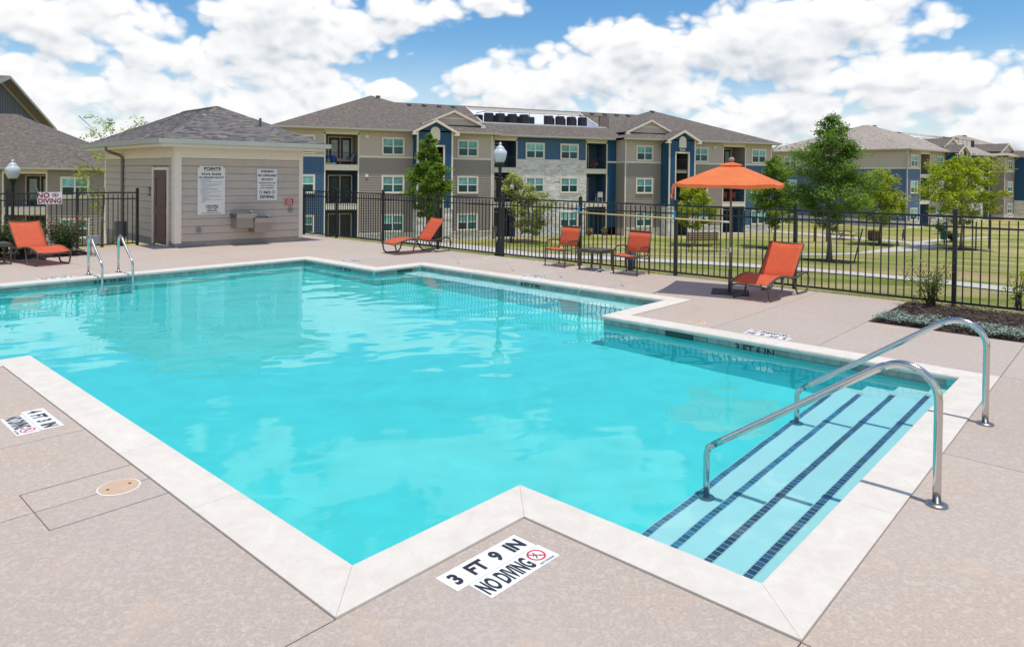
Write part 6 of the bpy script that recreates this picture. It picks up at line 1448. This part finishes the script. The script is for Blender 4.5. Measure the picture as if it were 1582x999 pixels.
# child on the path
ch = thing('person', 'small figure in purple clothes standing on the path by the far lamp post', 'person', T(34.1, 60.8), math.radians(200))
def skin_body():
    J = {'pel': (0, 0, .56, .085), 'wst': (0, 0, .66, .08), 'cst': (0, .01, .78, .095), 'nck': (0, .01, .90, .04), 'hd0': (0, 0, .955, .06), 'hd1': (0, 0, 1.03, .072), 'hd2': (0, 0, 1.09, .045),
         'hl': (.055, 0, .52, .062), 'kl': (.065, -.03, .29, .042), 'al': (.06, .02, .06, .028), 'tl': (.065, -.09, .025, .024), 'hr': (-.055, 0, .52, .062), 'kr': (-.06, .02, .29, .042), 'ar': (-.06, .10, .07, .028), 'tr': (-.06, .0, .03, .024),
         'sl': (.12, .01, .85, .036), 'el': (.16, .03, .70, .027), 'wl': (.17, -.04, .57, .02), 'fl': (.17, -.07, .50, .018), 'sr': (-.12, .01, .85, .036), 'er': (-.16, .03, .70, .027), 'wr': (-.17, -.02, .57, .02), 'fr': (-.17, -.04, .50, .018)}
    Eg = ['pel wst', 'wst cst', 'cst nck', 'nck hd0', 'hd0 hd1', 'hd1 hd2', 'pel hl', 'hl kl', 'kl al', 'al tl', 'pel hr', 'hr kr', 'kr ar', 'ar tr', 'cst sl', 'sl el', 'el wl', 'wl fl', 'cst sr', 'sr er', 'er wr', 'wr fr']
    ks = list(J); me = bpy.data.meshes.new('body'); me.from_pydata([J[k][:3] for k in ks], [tuple(ks.index(a) for a in e.split()) for e in Eg], [])
    o = bpy.data.objects.new('tmp', me); COL.objects.link(o); md = o.modifiers.new('s', 'SKIN'); 
    for i, k in enumerate(ks): me.skin_vertices[0].data[i].radius = (J[k][3], J[k][3] * .9); 
    me.skin_vertices[0].data[0].use_root = True; o.modifiers.new('u', 'SUBSURF').levels = 2
    dg = bpy.context.evaluated_depsgraph_get(); m2 = bpy.data.meshes.new_from_object(o.evaluated_get(dg)); bpy.data.objects.remove(o)
    m2.materials.clear(); m2.materials.append(MT['skin']); m2.materials.append(MT['cloth_purple'])
    for p in m2.polygons:
        z, x = p.center.z, abs(p.center.x); p.material_index = 1 if (.16 < z < .88 and not (x > .14 and z < .72)) else 0; p.use_smooth = True
    return m2
try: link('body', skin_body(), ch)
except Exception as ex: print('body', ex)
q = MB(); q.lathe([(.03, .94), (.074, .97), (.084, 1.04), (.07, 1.10), (.02, 1.13)], (0, .012, 0), 12); q.build('hair', 'hair_dark', ch, True)
# utility boxes
def pedestal(name, label, loc, w_, h, mt, top=None, rz=0):
    t = thing(name, label, 'utility box', loc, rz); q = MB(); q.box(-w_ * .3, w_ * .3, -w_ * .22, w_ * .22, 0, h * .55); q.build('stand', mt, t); q = MB(); q.box(-w_/2, w_/2, -w_ * .3, w_ * .3, h * .45, h); q.build('cabinet', top or mt, t); q = MB(); q.box(-w_ * .42, w_ * .42, -w_ * .31, -w_ * .3, h * .5, h * .95); q.build('door', top or mt, t); return t
pedestal('utility_pedestal', 'grey blue utility pedestal just behind the fence between table and right chair', (2.78, 16.2, -.13), .2, .62, 'pedestal_grey', 'grey_box', math.radians(-40))
pedestal('utility_pedestal', 'dark utility pedestal at the foot of the pool house, behind the left fence', (-11.75, 21.0, -.25), .30, .82, 'pedestal_grey', None, math.radians(-20))
pb = thing('control_box', 'small grey tilted box on a metal stand between the rose bed and the pool ladder', 'control box', (-10.15, 16.95, 0), math.radians(10))
q = MB(); q.box(-.14, .14, -.05, .05, .34, .50); q.build('box', 'grey_box', pb); q = MB(); q.tube([(-.05, 0, 0), (-.04, 0, .36)], .015, 6); q.tube([(.05, 0, 0), (.04, 0, .36)], .015, 6); q.build('stand', 'brushed_steel', pb)
# ------------------------------------------------------------------ balcony clutter on the long building
def on_main(x, y, z): return loc_of(x, y, z)
def planter(x, y, z, label, flower='bloom_red', n_=14):
    t = thing('flower_pot', label, 'flower pot', on_main(x, y, z), TH); q = MB(); q.lathe([(.14, 0), (.19, .3), (.21, .32), (.17, .33)], seg=10); q.build('pot', 'pot_red', t); f = MB()
    for _ in range(120): c = Vector((R.gauss(0, .16), R.gauss(0, .12), .45 + R.gauss(0, .13))); u = Vector((R.gauss(0, 1), R.gauss(0, 1), R.gauss(0, 1))).normalized() * .08; v = u.orthogonal() * .6; f.cs = R.random(); f.poly([c - u, c + v, c + u, c - v])
    f.build('foliage', 'leaf_green', t); f = MB()
    for _ in range(n_): c = Vector((R.gauss(0, .17), R.gauss(-.03, .12), .5 + R.gauss(0, .12))); u = Vector((1, 0, .3)) * .05; v = Vector((0, .4, 1)) * .05; f.poly([c - u, c + v, c + u, c - v])
    f.build('bloom', flower, t)
R.seed(77)
planter(18.5, 1.2, -3.3, 'pot of red flowers at the ground floor patio, left side'); planter(20.1, 1.2, -3.3, 'pot of red flowers at the ground floor patio, right side'); planter(19.3, 1.9, 2.79, 'magenta flower pot on the third-floor balcony right of the stone wall', 'magenta', 40)
def patio_chair(x, y, z, label, mt, rz=0):
    t = thing('patio_chair', label, 'chair', on_main(x, y, z), TH + rz)
    q = MB(); q.box(-.25, .25, -.25, .25, .40, .44); q.build('seat', mt, t); q = MB(); q.box(-.25, .25, .22, .26, .44, .95); q.build('backrest', mt, t)
    for a in (-.22, .22):
        for c in (-.22, .22): q = MB(); q.box(a - .02, a + .02, c - .02, c + .02, 0, .40); q.build('leg', mt, t)
    q = MB(); q.box(-.28, -.23, -.25, .25, .62, .66); q.box(.23, .28, -.25, .25, .62, .66); q.build('armrest', mt, t)
patio_chair(19.9, 2.0, -.24, 'pale patio chair on the second-floor balcony right of the stone wall', 'sign_white', math.pi); patio_chair(33.2, .8, -.24, 'red patio chair on the second-floor balcony at the right end, left of two', 'pot_red', math.pi); patio_chair(34.3, .8, -.24, 'red patio chair on the second-floor balcony at the right end, right of two', 'pot_red', math.pi)
lc = thing('lounge_chair', 'reclining chair with pink blanket and blue cushion on the third-floor left balcony', 'lounge chair', on_main(-3.6, .75, 2.79), TH)
q = MB(); q.hexa([(-.6, -.25, .25), (.4, -.25, .25), (.4, .25, .25), (-.6, .25, .25), (-.6, -.25, .52), (.4, -.25, .33), (.4, .25, .33), (-.6, .25, .52)]); q.build('seat', 'blanket', lc); q = MB(); q.hexa([(.35, -.25, .25), (.55, -.25, .25), (.55, .25, .25), (.35, .25, .25), (.6, -.25, .85), (.8, -.25, .8), (.8, .25, .8), (.6, .25, .85)]); q.build('cushion', 'cushion', lc)
q = MB()
for x in (-.5, .5): q.box(x - .02, x + .02, -.22, .22, 0, .26)
q.build('leg', 'rail_brown', lc)
for i, (x, mt) in enumerate(((-4.85, 'toy_blue'), (-4.45, 'toy_blue'))):
    t = thing('bucket', 'blue and lime bucket on the third-floor left balcony, ' + ('left' if i == 0 else 'right') + ' one', 'bucket', on_main(x, .6, 2.79), TH); q = MB(); q.lathe([(.13, .15), (.18, .45)], seg=10); q.build('bucket_body', 'cooler_lime' if i == 0 else mt, t); q = MB(); q.lathe([(.2, .42), (.2, .62), (.1, .68)], seg=10); q.build('lid', mt, t); q = MB(); q.box(-.18, .18, -.15, .15, 0, .15); q.build('crate', 'sign_white', t)
wb = thing('trash_bin', 'dark wheeled bin at the ground floor patio left of the magnolia', 'trash bin', on_main(8.9, .9, -3.31), TH); q = MB(); q.hexa([(-.25, -.3, .1), (.25, -.3, .1), (.25, .3, .1), (-.25, .3, .1), (-.32, -.38, .95), (.32, -.38, .95), (.32, .38, .95), (-.32, .38, .95)]); q.build('body', 'grey_box', wb); q = MB(); q.box(-.34, .34, -.4, .4, .95, 1.03); q.build('lid', 'pedestal_grey', wb)
for x in (-.27, .27): q = MB(); q.tube([(x - .03, .3, .11), (x + .03, .3, .11)], .11, 10); q.build('wheel', 'base_rubber', wb)
